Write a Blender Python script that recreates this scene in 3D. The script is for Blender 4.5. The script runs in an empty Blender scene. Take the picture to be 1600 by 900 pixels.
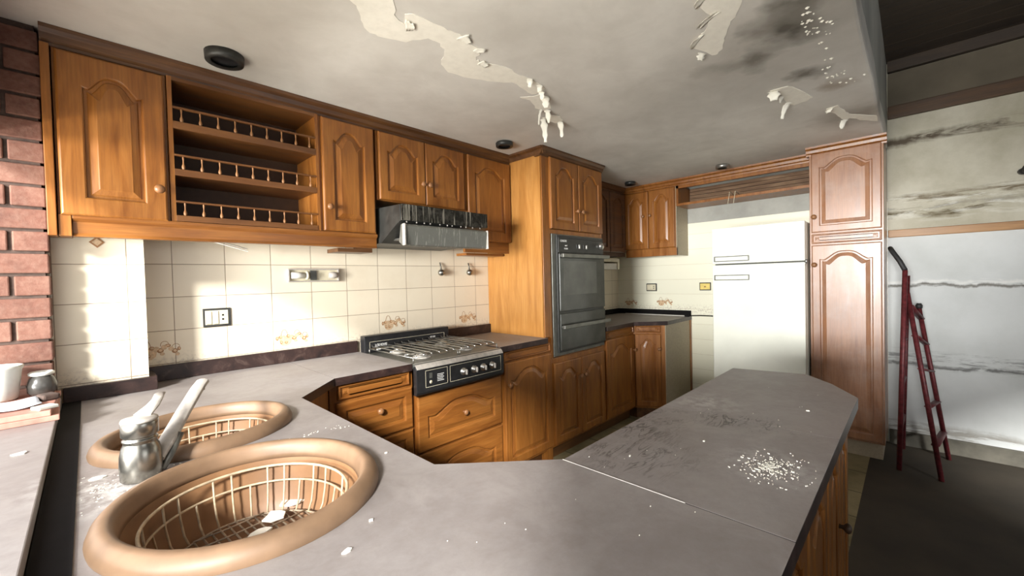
import bpy, bmesh, math, random
from mathutils import Vector, Matrix
S = bpy.context.scene
COL = S.collection
random.seed(7)
pi = math.pi

# ------------------------------------------------------------------ camera
cd = bpy.data.cameras.new('camera'); cam = bpy.data.objects.new('camera', cd); COL.objects.link(cam)
cd.sensor_width = 36; cd.lens = 644.03*36/1600; cd.clip_start = 0.02
R_ = Vector((0.69603226, -0.71757419, -0.0250275)); U_ = Vector((0.03231464, -0.00351496, 0.99947156)); F_ = Vector((0.71728297, 0.69647321, -0.02074163))
m = Matrix((R_, U_, -F_)).transposed().to_4x4(); m.translation = Vector((-0.83705, -2.41730, 1.31409))
cam.matrix_world = m; S.camera = cam

# ------------------------------------------------------------------ world and light
S.view_settings.view_transform = 'Standard'; S.view_settings.look = 'None'
S.view_settings.gamma = 1; S.view_settings.use_curve_mapping = False; S.view_settings.exposure = 0.0
W = bpy.data.worlds.new('world'); S.world = W; W.use_nodes = True
bg = W.node_tree.nodes['Background']; bg.inputs[0].default_value = (0.95, 0.97, 1, 1); bg.inputs[1].default_value = 2.7
def area(name, loc, target, sx, sy, power, color=(1, 1, 1), spread=pi):
    d = bpy.data.lights.new(name, 'AREA'); d.shape = 'RECTANGLE'; d.size = sx; d.size_y = sy; d.energy = power; d.color = color; d.spread = spread
    o = bpy.data.objects.new(name, d); COL.objects.link(o); o.location = loc
    o.rotation_euler = (Vector(target)-Vector(loc)).to_track_quat('-Z', 'Y').to_euler()
    return o
# hazy sun through the wide opening on the left, low bright horizon beyond the terrace, and an added upward fill lamp for the ceiling
sd = bpy.data.lights.new('hazy_sun', 'SUN'); sd.energy = 9.5; sd.angle = math.radians(8); sd.color = (1, .99, .96)
so_ = bpy.data.objects.new('hazy_sun', sd); COL.objects.link(so_); so_.rotation_euler = Vector((.69, .59, -.43)).to_track_quat('-Z', 'Y').to_euler()
area('bright_horizon', (-6.2, -2.6, 1.45), (1.5, -1.6, 1.3), 1.6, 1.0, 860, (1, 1, .98))
area('ceiling_fill', (-3.45, -1.7, .74), (.9, -1.2, 2.0), 2.2, .26, 125, (1, .98, .94))  # added unseen lamp, aimed up to brighten the ceiling

# ------------------------------------------------------------------ materials
def new(name):
    mt = bpy.data.materials.new(name); mt.use_nodes = True; nt = mt.node_tree; b = nt.nodes['Principled BSDF']
    return mt, nt, b
def N(nt, t, **k):
    n = nt.nodes.new(t)
    for a, v in k.items(): setattr(n, a, v)
    return n
def L(nt, a, b): nt.links.new(a, b)
def coord(nt, sc=(1, 1, 1), world=True, rot=(0, 0, 0)):
    if world: s = N(nt, 'ShaderNodeNewGeometry').outputs['Position']
    else: s = N(nt, 'ShaderNodeTexCoord').outputs['Object']
    mp = N(nt, 'ShaderNodeMapping'); mp.inputs['Scale'].default_value = sc; mp.inputs['Rotation'].default_value = rot
    L(nt, s, mp.inputs[0]); return mp.outputs[0]
def noise(nt, vec, scale, detail=4, rough=.55, dist=0):
    n = N(nt, 'ShaderNodeTexNoise'); n.inputs['Scale'].default_value = scale; n.inputs['Detail'].default_value = detail
    n.inputs['Roughness'].default_value = rough; n.inputs['Distortion'].default_value = dist
    if vec is not None: L(nt, vec, n.inputs['Vector'])
    return n.outputs['Fac']
def ramp(nt, fac, stops):
    r = N(nt, 'ShaderNodeValToRGB'); e = r.color_ramp.elements
    while len(e) > 1: e.remove(e[-1])
    e[0].position = stops[0][0]; e[0].color = (*stops[0][1], 1)
    for p, c in stops[1:]:
        x = e.new(p); x.color = (*c, 1)
    L(nt, fac, r.inputs[0]); return r.outputs[0]
def rf(nt, fac, a, b, lo=0., hi=1.):
    r = N(nt, 'ShaderNodeMapRange'); r.inputs[1].default_value = a; r.inputs[2].default_value = b; r.inputs[3].default_value = lo; r.inputs[4].default_value = hi
    L(nt, fac, r.inputs[0]); return r.outputs[0]
def mix(nt, fac, a, b, mode='MIX'):
    mx = N(nt, 'ShaderNodeMix', data_type='RGBA', blend_type=mode)
    for s, v in ((mx.inputs[0], fac), (mx.inputs[6], a), (mx.inputs[7], b)):
        if isinstance(v, (int, float)): s.default_value = v
        elif isinstance(v, tuple): s.default_value = (*v, 1)
        else: L(nt, v, s)
    return mx.outputs[2]
def mth(nt, op, a, b=0.):
    n = N(nt, 'ShaderNodeMath', operation=op)
    for i, v in enumerate((a, b)):
        if isinstance(v, (int, float)): n.inputs[i].default_value = v
        else: L(nt, v, n.inputs[i])
    return n.outputs[0]
def bump(nt, b, h, strength=.3, dist=.01):
    n = N(nt, 'ShaderNodeBump'); n.inputs['Strength'].default_value = strength; n.inputs['Distance'].default_value = dist
    L(nt, h, n.inputs['Height']); L(nt, n.outputs[0], b.inputs['Normal'])
def plain(name, col, rough=.5, metal=0., var=.15, scale=30, sc=(1, 1, 1), bmp=0):
    mt, nt, b = new(name)
    v = noise(nt, coord(nt, sc), scale, 5)
    dark = tuple(c*(1-var) for c in col); lite = tuple(min(1, c*(1+var)) for c in col)
    L(nt, ramp(nt, v, [(.3, dark), (.7, lite)]), b.inputs['Base Color'])
    b.inputs['Roughness'].default_value = rough; b.inputs['Metallic'].default_value = metal
    if bmp: bump(nt, b, v, bmp, .004)
    return mt
def wood(name, c1, c2, c3, axis='z', rough=.33, dust=0.):
    mt, nt, b = new(name)
    s = {'z': (13, 13, 1.6), 'x': (1.6, 13, 13), 'y': (13, 1.6, 13)}[axis]
    s2 = {'z': (70, 70, 3), 'x': (3, 70, 70), 'y': (70, 3, 70)}[axis]
    v = noise(nt, coord(nt, s), 1.6, 6, .6, .6); w = noise(nt, coord(nt, s2), 2.2, 4, .6)
    base = ramp(nt, v, [(.3, c1), (.5, c2), (.72, c3)])
    base = mix(nt, rf(nt, w, .42, .62, 0, .3), base, tuple(x*.7 for x in c1))
    if dust:
        d = noise(nt, coord(nt), 7, 6, .7)
        base = mix(nt, rf(nt, d, .45, .75, 0, dust), base, (.42, .33, .27))
    L(nt, base, b.inputs['Base Color'])
    L(nt, rf(nt, v, .3, .7, rough-.04, rough+.12), b.inputs['Roughness'])
    b.inputs['Coat Weight'].default_value = .15; b.inputs['Coat Roughness'].default_value = .25
    bump(nt, b, w, .06, .002)
    return mt
M = {}
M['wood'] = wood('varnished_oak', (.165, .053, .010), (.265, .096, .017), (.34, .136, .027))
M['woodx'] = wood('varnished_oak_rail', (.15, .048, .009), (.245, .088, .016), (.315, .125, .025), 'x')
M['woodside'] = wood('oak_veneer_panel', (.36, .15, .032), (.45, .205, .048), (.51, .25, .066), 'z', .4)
M['woodred'] = wood('reddish_oak', (.24, .10, .045), (.33, .15, .07), (.41, .20, .10), 'z', .36, .35)
M['woodred'].node_tree.nodes['Principled BSDF'].inputs['Coat Weight'].default_value = .7
M['woodred'].node_tree.nodes['Principled BSDF'].inputs['Coat Roughness'].default_value = .3
M['shelfwood'] = wood('brown_shelf_wood', (.09, .032, .008), (.15, .056, .013), (.20, .08, .02), 'x', .42)
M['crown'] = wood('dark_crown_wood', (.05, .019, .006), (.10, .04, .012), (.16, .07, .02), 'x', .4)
M['bare'] = wood('raw_damaged_wood', (.07, .032, .014), (.15, .08, .038), (.30, .19, .11), 'y', .7)
M['beamwood'] = wood('beam_wood', (.30, .15, .055), (.40, .21, .08), (.48, .27, .11), 'y', .6)
M['beige'] = plain('beige_laminate', (.36, .30, .21), .5, 0, .1, 60)
M['knob'] = plain('wooden_knob', (.24, .11, .045), .35, 0, .2, 60)
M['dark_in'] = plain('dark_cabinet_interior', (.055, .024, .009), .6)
M['spindle'] = plain('turned_brown_wood', (.26, .12, .045), .5, 0, .2, 60)
def counter_mat():
    mt, nt, b = new('dusty_laminate')
    g = coord(nt)
    a = noise(nt, g, 2.2, 8, .65); f = noise(nt, g, 45, 6, .7)
    c = ramp(nt, a, [(.3, (.205, .178, .167)), (.5, (.262, .234, .222)), (.7, (.325, .297, .285))])
    c = mix(nt, rf(nt, f, .35, .7, 0, .35), c, (.17, .14, .125))
    # scuffs: thin dark scratch lines in the area around the middle of the peninsula
    c = mix(nt, rf(nt, noise(nt, coord(nt, (1, 1, 1)), 6, 8, .7, .5), .45, .62, 0, .35), c, (.36, .33, .31))
    for (sx, sy, ang, seed, cx, cy, r1, kk) in ((4, 14, .5, 0, .22, -1.86, .15, .85), (4, 12, -.3, 3.3, .42, -2.06, .12, .9), (6, 12, .2, 7.1, .34, -1.90, .09, .9), (3, 16, -.6, 5.2, .05, -1.95, .16, .7), (5, 9, .1, 9.4, .42, -2.16, .06, .8)):
        st = noise(nt, coord(nt, (sx, sy, 1), rot=(0, 0, ang)), 2.0, 4, .6, 1.6)
        line = rf(nt, mth(nt, 'ABSOLUTE', mth(nt, 'SUBTRACT', st, .5)), .006, .045, 1, 0)
        p = N(nt, 'ShaderNodeVectorMath', operation='DISTANCE'); L(nt, coord(nt, (1, 1, 0)), p.inputs[0]); p.inputs[1].default_value = (cx, cy, 0)
        msk = mth(nt, 'MULTIPLY', rf(nt, p.outputs['Value'], r1*.4, r1, kk, 0), rf(nt, noise(nt, coord(nt, (1, 1, 1)), 8+seed, 4), .42, .52))
        c = mix(nt, mth(nt, 'MULTIPLY', line, msk), c, (.04, .032, .028))
    # pale plaster dust spilled round the tap and beyond the seam
    for (cx, cy, r0, r1, k) in ((-.80, -1.22, .02, .16, .75), (.55, -1.93, .02, .14, .35), (.17, -2.2, .03, .13, .35)):
        p = N(nt, 'ShaderNodeVectorMath', operation='DISTANCE'); L(nt, coord(nt, (1, 1, 0)), p.inputs[0]); p.inputs[1].default_value = (cx, cy, 0)
        mk = mth(nt, 'MULTIPLY', rf(nt, p.outputs['Value'], r0, r1, 1, 0), rf(nt, noise(nt, g, 28, 6, .7), .42, .6, 0, k))
        c = mix(nt, mk, c, (.72, .70, .67))
    L(nt, c, b.inputs['Base Color']); L(nt, rf(nt, a, .3, .7, .42, .62), b.inputs['Roughness'])
    bump(nt, b, f, .08, .002)
    return mt
M['counter'] = counter_mat()
def marble():
    mt, nt, b = new('brown_marble_edge')
    v = noise(nt, coord(nt), 16, 8, .7, .8)
    L(nt, ramp(nt, v, [(.32, (.010, .006, .006)), (.55, (.034, .017, .014)), (.72, (.085, .055, .045))]), b.inputs['Base Color'])
    b.inputs['Roughness'].default_value = .4
    return mt
M['marble'] = marble()
M['blackedge_shadow'] = plain('black_edge_and_shadow', (.008, .007, .007), .85)  # real black parts, and the painted shadow beside the sill
M['blackedge_shadow'].node_tree.nodes['Principled BSDF'].inputs['Specular IOR Level'].default_value = .15
def tile_mat(name, ax, off, z0=.972, tw=.2015, th=.15, col=(.80, .71, .55), grout=(.26, .19, .13), gw=.0012, dirt=.25):
    mt, nt, b = new(name)
    sp = N(nt, 'ShaderNodeSeparateXYZ'); L(nt, N(nt, 'ShaderNodeNewGeometry').outputs['Position'], sp.inputs[0])
    def edge(s, o, w):
        t = mth(nt, 'DIVIDE', mth(nt, 'SUBTRACT', s, o), w)
        fr = mth(nt, 'SUBTRACT', t, mth(nt, 'FLOOR', t))
        d = mth(nt, 'MULTIPLY', mth(nt, 'SUBTRACT', .5, mth(nt, 'ABSOLUTE', mth(nt, 'SUBTRACT', fr, .5))), w)
        return d, mth(nt, 'FLOOR', t)
    du, iu = edge(sp.outputs[ax], off, tw); dv, iv = edge(sp.outputs[2], z0, th)
    d = mth(nt, 'MINIMUM', du, dv)
    g = rf(nt, d, gw*.6, gw*1.5, 1, 0)
    wn = N(nt, 'ShaderNodeTexWhiteNoise', noise_dimensions='2D'); cb = N(nt, 'ShaderNodeCombineXYZ'); L(nt, iu, cb.inputs[0]); L(nt, iv, cb.inputs[1]); L(nt, cb.outputs[0], wn.inputs['Vector'])
    c = mix(nt, wn.outputs['Value'], tuple(x*.96 for x in col), col)
    c = mix(nt, rf(nt, noise(nt, coord(nt), 4, 6, .65), .5, .8, 0, dirt), c, (.50, .37, .22))
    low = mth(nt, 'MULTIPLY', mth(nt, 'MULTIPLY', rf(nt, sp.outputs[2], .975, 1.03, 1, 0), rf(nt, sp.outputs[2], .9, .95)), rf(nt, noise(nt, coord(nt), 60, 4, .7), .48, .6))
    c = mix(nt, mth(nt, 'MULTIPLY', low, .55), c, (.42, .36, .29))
    c = mix(nt, g, c, grout)
    L(nt, c, b.inputs['Base Color']); L(nt, rf(nt, g, 0, 1, .28, .8), b.inputs['Roughness'])
    bump(nt, b, rf(nt, d, 0, gw*2.5, 0, 1), .4, .002)
    return mt
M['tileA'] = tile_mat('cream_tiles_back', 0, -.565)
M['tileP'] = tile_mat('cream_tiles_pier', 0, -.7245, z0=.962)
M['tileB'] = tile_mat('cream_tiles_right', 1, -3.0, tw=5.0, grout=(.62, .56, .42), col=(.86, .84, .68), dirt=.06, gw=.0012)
def plaster(name, col, amt=.3, stain=(.3, .26, .2)):
    mt, nt, b = new(name)
    v = noise(nt, coord(nt), 1.7, 8, .62); f = noise(nt, coord(nt), 30, 5, .6)
    c = ramp(nt, v, [(.35, tuple(x*(1-amt) for x in col)), (.6, col)])
    c = mix(nt, rf(nt, f, .4, .7, 0, .12), c, stain)
    L(nt, c, b.inputs['Base Color']); b.inputs['Roughness'].default_value = .9; bump(nt, b, f, .12, .003)
    return mt
M['plaster'] = plaster('grey_plaster', (.42, .42, .38))
M['peel'] = plaster('bare_white_plaster', (.88, .84, .74), .05)
M['flake'] = plaster('peeled_paint_flake', (.85, .82, .72), .05)
def ceil_mat():
    mt, nt, b = new('stained_ceiling_paint')
    g = coord(nt)
    v = noise(nt, g, 1.3, 8, .6); f = noise(nt, g, 14, 6, .6)
    c = ramp(nt, v, [(.32, (.53, .50, .45)), (.62, (.72, .69, .635))])
    c = mix(nt, rf(nt, noise(nt, g, 3.2, 8, .62, 1.2), .45, .7, 0, .3), c, (.46, .43, .38)); c = mix(nt, rf(nt, f, .5, .75, 0, .08), c, (.40, .37, .32))
    warp = N(nt, 'ShaderNodeTexNoise'); warp.inputs['Scale'].default_value = 7; warp.inputs['Detail'].default_value = 5; L(nt, g, warp.inputs['Vector'])
    ad = N(nt, 'ShaderNodeVectorMath', operation='MULTIPLY_ADD'); L(nt, warp.outputs['Color'], ad.inputs[0]); ad.inputs[1].default_value = (.26, .26, 0); L(nt, g, ad.inputs[2])
    for (x, y, r, k, col) in ((1.04, -2.09, .12, 1., (.035, .03, .02)), (.88, -2.13, .11, .85, (.08, .07, .05)), (1.19, -1.93, .10, .8, (.08, .07, .05)), (.95, -1.98, .07, .6, (.12, .10, .08)),
                              (1.50, -2.08, .08, .85, (.07, .055, .035)), (1.0, -2.2, .16, .45, (.16, .14, .11)), (1.15, -1.79, .09, .4, (.18, .16, .12)),
                              (1.75, -2.16, .08, .55, (.22, .13, .06)), (2.35, -2.2, .22, .6, (.13, .09, .05)), (1.3, -2.0, .5, .35, (.22, .2, .17)), (-.6, -.55, .5, .25, (.25, .22, .18))):
        d = N(nt, 'ShaderNodeVectorMath', operation='DISTANCE'); L(nt, ad.outputs[0], d.inputs[0]); d.inputs[1].default_value = (x+.13, y+.13, 2.23)
        c = mix(nt, rf(nt, d.outputs['Value'], r*.2, r*1.25, k, 0), c, col)
    L(nt, c, b.inputs['Base Color']); b.inputs['Roughness'].default_value = .85
    bump(nt, b, noise(nt, g, 4, 5, .5), .12, .02)
    return mt
M['ceiling'] = ceil_mat()
def farwall_mat():
    mt, nt, b = new('mouldy_wall_paint')
    g = coord(nt); sp = N(nt, 'ShaderNodeSeparateXYZ'); L(nt, N(nt, 'ShaderNodeNewGeometry').outputs['Position'], sp.inputs[0])
    wob = noise(nt, coord(nt, (1, 5, 1)), 1.0, 6, .65)
    zz = mth(nt, 'ADD', sp.outputs[2], mth(nt, 'MULTIPLY', mth(nt, 'SUBTRACT', wob, .5), .09))
    c = ramp(nt, noise(nt, g, 1.6, 7, .6), [(.35, (.58, .60, .58)), (.6, (.70, .72, .71))])
    c = mix(nt, rf(nt, sp.outputs[2], 1.58, 1.62), c, ramp(nt, noise(nt, g, 2.4, 7, .6), [(.35, (.38, .35, .26)), (.6, (.56, .53, .43))]))
    for (z, wd, k, ns, lo, col) in ((1.20, .010, .8, 14, .35, (.10, .085, .06)), (1.225, .012, .8, 20, .4, (.85, .85, .82)), (.615, .012, .75, 12, .38, (.07, .065, .06)), (.66, .05, .65, 18, .5, (.10, .10, .10)),
                                   (1.725, .028, .95, 7, .47, (.09, .065, .025)), (1.83, .03, .9, 8, .48, (.12, .085, .04)), (1.77, .012, .8, 12, .45, (.10, .08, .05)), (1.78, .09, .5, 12, .5, (.80, .80, .74)), (2.27, .03, .95, 5, .44, (.07, .05, .03)), (.14, .04, .7, 9, .4, (.22, .19, .15))):
        n = noise(nt, coord(nt, (1, .4, 2.6)), ns, 6, .7, .5)
        k_ = mth(nt, 'MULTIPLY', rf(nt, mth(nt, 'ABSOLUTE', mth(nt, 'SUBTRACT', zz, z)), wd*.4, wd*1.6, k, 0), rf(nt, n, lo, lo+.12))
        c = mix(nt, k_, c, col)
    L(nt, c, b.inputs['Base Color']); b.inputs['Roughness'].default_value = .85; bump(nt, b, noise(nt, g, 12, 6), .2, .01)
    return mt
M['farwall'] = farwall_mat()
def floor_mat():
    mt, nt, b = new('dirty_tile_floor')
    v = noise(nt, coord(nt), 3, 8, .65)
    c = ramp(nt, v, [(.35, (.16, .13, .065)), (.65, (.30, .25, .14))])
    br = N(nt, 'ShaderNodeTexBrick', offset=0); L(nt, coord(nt), br.inputs['Vector']); br.inputs['Scale'].default_value = 1
    br.inputs['Brick Width'].default_value = .33; br.inputs['Row Height'].default_value = .33; br.inputs['Mortar Size'].default_value = .004; br.inputs['Mortar'].default_value = (1, 1, 1, 1); br.inputs['Color1'].default_value = (0, 0, 0, 1); br.inputs['Color2'].default_value = (0, 0, 0, 1)
    c = mix(nt, br.outputs['Color'], c, (.07, .055, .035))
    L(nt, c, b.inputs['Base Color']); b.inputs['Roughness'].default_value = .75; b.inputs['Specular IOR Level'].default_value = .25
    return mt
M['floor'] = floor_mat()
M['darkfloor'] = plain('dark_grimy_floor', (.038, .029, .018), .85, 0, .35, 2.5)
def brick_mat():
    mt, nt, b = new('old_red_brick')
    v = noise(nt, coord(nt), 9, 8, .65); f = noise(nt, coord(nt), 70, 4, .6)
    c = ramp(nt, v, [(.3, (.085, .031, .02)), (.5, (.14, .058, .038)), (.72, (.20, .10, .07))])
    c = mix(nt, rf(nt, f, .4, .75, 0, .22), c, (.30, .20, .15))
    L(nt, c, b.inputs['Base Color']); b.inputs['Roughness'].default_value = .85; bump(nt, b, f, .35, .004)
    return mt
M['brick'] = brick_mat()
M['mortar'] = plain('mortar', (.07, .045, .035), .95, 0, .3, 60)
M['shadeband'] = plain('shaded_brown_band', (.12, .10, .07), .85, 0, .3, 3)  # brown made dark to stand for the shade high on the wall
M['dirtybase'] = plain('grimy_baseboard', (.13, .12, .095), .8, 0, .4, 6)
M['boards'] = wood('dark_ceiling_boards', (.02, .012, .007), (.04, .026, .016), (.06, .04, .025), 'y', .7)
M['darkwood'] = wood('dark_beam_wood', (.06, .03, .015), (.09, .048, .022), (.12, .065, .03), 'y', .6)
M['steel'] = plain('dusty_stainless', (.42, .41, .38), .32, .9, .25, 14)
M['chrome'] = plain('worn_chrome', (.30, .285, .25), .27, .95, .2, 25)
M['dustchrome'] = plain('dusty_chrome', (.50, .46, .41), .6, .3, .15, 50)
M['black'] = plain('black_enamel', (.016, .016, .017), .35, 0, .35, 35)
M['greyblack'] = plain('dusty_black_enamel', (.030, .030, .027), .42, .1, .4, 18)
M['ovenmetal'] = plain('grey_oven_metal', (.17, .17, .15), .38, .6, .25, 16)
def hood_mat(name, base, streak, k):
    mt, nt, b = new(name)
    v = noise(nt, coord(nt, (90, 90, 3.0)), 1.0, 4, .6); w = noise(nt, coord(nt), 25, 5, .7)
    c = mix(nt, rf(nt, v, .56, .62, 0, k), base, streak); c = mix(nt, rf(nt, w, .45, .7, 0, .3), c, tuple(x*.5+.02 for x in streak))
    L(nt, c, b.inputs['Base Color']); b.inputs['Roughness'].default_value = .25; b.inputs['Metallic'].default_value = .35
    return mt
M['hoodblack'] = hood_mat('streaked_black_hood', (.018, .017, .014), (.40, .37, .30), .8)
M['visor'] = hood_mat('streaked_smoked_glass', (.20, .20, .175), (.46, .45, .40), .6)
def oven_glass():
    mt, nt, b = new('oven_glass')
    v = noise(nt, coord(nt), 12, 5, .6)
    L(nt, ramp(nt, v, [(.3, (.022, .022, .018)), (.7, (.05, .05, .042))]), b.inputs['Base Color'])
    b.inputs['Roughness'].default_value = .28; b.inputs['Coat Weight'].default_value = .25; b.inputs['Coat Roughness'].default_value = .1
    return mt
M['ovenglass'] = oven_glass()
M['greyglass'] = plain('smoky_oven_window', (.10, .10, .085), .3, 0, .25, 9)
M['fridge'] = plain('white_fridge_enamel', (.88, .89, .78), .3, 0, .04, 5)
M['fridge_dark'] = plain('fridge_gasket', (.05, .05, .04), .6)
M['sink'] = plain('caramel_enamel', (.205, .125, .072), .5, 0, .22, 12)
M['sinkin'] = plain('caramel_enamel_bowl', (.25, .13, .06), .5, 0, .25, 9)
M['wire'] = plain('cream_coated_wire', (.48, .38, .25), .45, 0, .3, 60)
M['bottomwire'] = plain('rusty_wire', (.30, .23, .16), .6, .1, .5, 50)
M['white'] = plain('white_plastic', (.62, .60, .54), .4, 0, .06)
M['cream'] = plain('cream_plastic', (.66, .60, .44), .4, 0, .1)
M['yellow'] = plain('yellowed_plastic', (.75, .58, .16), .45, 0, .1)
M['paper'] = plain('bluish_paper', (.72, .78, .86), .8, 0, .05, 20)
M['redtile'] = plain('terracotta_tile', (.42, .20, .15), .8, 0, .25, 25)
M['ceramic'] = plain('dusty_ceramic', (.62, .62, .56), .5, 0, .15, 14)
M['darkjar'] = plain('dark_glass_jar', (.05, .047, .042), .25, 0, .4, 20)
M['redpaint'] = plain('chipped_red_paint', (.13, .022, .026), .45, .2, .45, 50)
M['rubber'] = plain('black_rubber', (.02, .02, .02), .6)
M['orange'] = plain('orange_decal', (.34, .17, .07), .4, 0, .2, 90)
M['tan'] = plain('tan_decal', (.62, .44, .27), .4, 0, .25, 90)
M['printed'] = plain('white_print', (.75, .74, .70), .5)

# ------------------------------------------------------------------ mesh helpers
ORG = {}
class MB:
    def __init__(s): s.bm = bmesh.new()
    def box(s, x0, x1, y0, y1, z0, z1):
        v = [s.bm.verts.new((x, y, z)) for x in (x0, x1) for y in (y0, y1) for z in (z0, z1)]
        for f in ((0, 1, 3, 2), (4, 6, 7, 5), (0, 4, 5, 1), (2, 3, 7, 6), (0, 2, 6, 4), (1, 5, 7, 3)): s.bm.faces.new([v[i] for i in f])
        return s
    def prism(s, poly, z0, z1, side=0):
        a = [s.bm.verts.new((x, y, z0)) for x, y in poly]; b = [s.bm.verts.new((x, y, z1)) for x, y in poly]
        s.bm.faces.new(a[::-1]); s.bm.faces.new(b)
        for i in range(len(poly)):
            j = (i+1) % len(poly); f = s.bm.faces.new((a[i], a[j], b[j], b[i])); f.material_index = side
        return s
    def extr(s, poly, axis, a0, a1):  # poly of 2-D points in the plane normal to axis ('x': (y,z), 'y': (x,z))
        def P(p, a): return (a, p[0], p[1]) if axis == 'x' else (p[0], a, p[1])
        a = [s.bm.verts.new(P(p, a0)) for p in poly]; b = [s.bm.verts.new(P(p, a1)) for p in poly]
        s.bm.faces.new(a[::-1]); s.bm.faces.new(b)
        for i in range(len(poly)):
            j = (i+1) % len(poly); s.bm.faces.new((a[i], a[j], b[j], b[i]))
        return s
    def lathe(s, prof, c, n=24, axis='z', ab=(1, 1), rot=0, smooth=True):
        # prof: list of (radius, height) ; axis direction as vector or letter
        A = {'z': Vector((0, 0, 1)), '-y': Vector((0, -1, 0)), '-x': Vector((-1, 0, 0)), 'x': Vector((1, 0, 0)), '-z': Vector((0, 0, -1))}[axis] if isinstance(axis, str) else Vector(axis).normalized()
        q = A.to_track_quat('Z', 'Y') if abs(A.z) < .999 else (Vector((0, 0, 1)).rotation_difference(A))
        rings = []
        for r, h in prof:
            if r < 1e-6: rings.append([s.bm.verts.new(Vector(c)+q @ Vector((0, 0, h)))])
            else:
                rg = []
                for i in range(n):
                    t = 2*pi*i/n; x = r*ab[0]*math.cos(t); y = r*ab[1]*math.sin(t)
                    x, y = x*math.cos(rot)-y*math.sin(rot), x*math.sin(rot)+y*math.cos(rot)
                    rg.append(s.bm.verts.new(Vector(c)+q @ Vector((x, y, h))))
                rings.append(rg)
        for a, b in zip(rings, rings[1:]):
            for i in range(n):
                j = (i+1) % n
                if len(a) == 1 and len(b) == 1: continue
                if len(a) == 1: f = s.bm.faces.new((a[0], b[i], b[j]))
                elif len(b) == 1: f = s.bm.faces.new((a[i], b[0], a[j]))
                else: f = s.bm.faces.new((a[i], b[i], b[j], a[j]))
                f.smooth = smooth
        return s
    def tube(s, pts, r, n=8, closed=False, flat=None):
        pts = [Vector(p) for p in pts]; rings = []; m_ = len(pts); ref = None
        for i, p in enumerate(pts):
            if closed: d = pts[(i+1) % m_]-pts[i-1]
            else: d = pts[min(i+1, m_-1)]-pts[max(i-1, 0)]
            d.normalize()
            if ref is None: ref = d.orthogonal().normalized() if abs(d.z) > .9 else Vector((0, 0, 1))
            e = ref-d*ref.dot(d); e.normalize(); g = d.cross(e); ref = e
            rr = r[i] if isinstance(r, (list, tuple)) else r
            fa, fb = flat or (1, 1)
            rings.append([s.bm.verts.new(p+e*rr*fa*math.cos(2*pi*k/n)+g*rr*fb*math.sin(2*pi*k/n)) for k in range(n)])
        for i in range(m_ if closed else m_-1):
            a = rings[i]; b = rings[(i+1) % m_]
            for k in range(n):
                f = s.bm.faces.new((a[k], a[(k+1) % n], b[(k+1) % n], b[k])); f.smooth = n > 4
        if not closed: s.bm.faces.new(rings[0][::-1]); s.bm.faces.new(rings[-1])
        return s
    def build(s, name, mat, parent=None, bevel=0, seg=2, label=None):
        bmesh.ops.recalc_face_normals(s.bm, faces=s.bm.faces)
        o_ = ORG.get(parent.name, Vector((0, 0, 0))) if parent else None
        if parent is None:
            xs = [v.co.copy() for v in s.bm.verts]
            lo = Vector([min(v[i] for v in xs) for i in range(3)]); hi = Vector([max(v[i] for v in xs) for i in range(3)])
            o_ = Vector(((lo.x+hi.x)/2, (lo.y+hi.y)/2, lo.z))
        bmesh.ops.translate(s.bm, verts=s.bm.verts, vec=-o_)
        me = bpy.data.meshes.new(name); s.bm.to_mesh(me); s.bm.free()
        for x in (mat if isinstance(mat, (list, tuple)) else [mat]): me.materials.append(M[x] if isinstance(x, str) else x)
        o = bpy.data.objects.new(name, me); COL.objects.link(o)
        if parent: o.parent = parent
        else: o.location = o_
        ORG[o.name] = o_
        if bevel:
            b = o.modifiers.new('bevel', 'BEVEL'); b.width = bevel; b.segments = seg; b.limit_method = 'ANGLE'; b.angle_limit = .6
        if label: o['label'] = label
        return o
def empty(name, loc, label, cat, group=None, kind=None):
    o = bpy.data.objects.new(name, None); COL.objects.link(o); o.location = loc; o.empty_display_size = .05
    ORG[o.name] = Vector(loc); tag(o, label, cat, group, kind); return o
def tag(o, label, cat, group=None, kind=None):
    if label: o['label'] = label
    if cat: o['category'] = cat
    if group: o['group'] = group
    if kind: o['kind'] = kind
    return o
def struct(o, label=None):
    o['kind'] = 'structure'
    if label: o['label'] = label
    return o
def bake(o, cutter):  # cut with a solid, then drop the solid
    md = o.modifiers.new('cut', 'BOOLEAN'); md.object = cutter; md.operation = 'DIFFERENCE'; md.solver = 'EXACT'
    bpy.context.view_layer.update(); dg = bpy.context.evaluated_depsgraph_get()
    me = bpy.data.meshes.new_from_object(o.evaluated_get(dg)); o.modifiers.clear(); o.data = me
    bpy.data.objects.remove(cutter)

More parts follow.
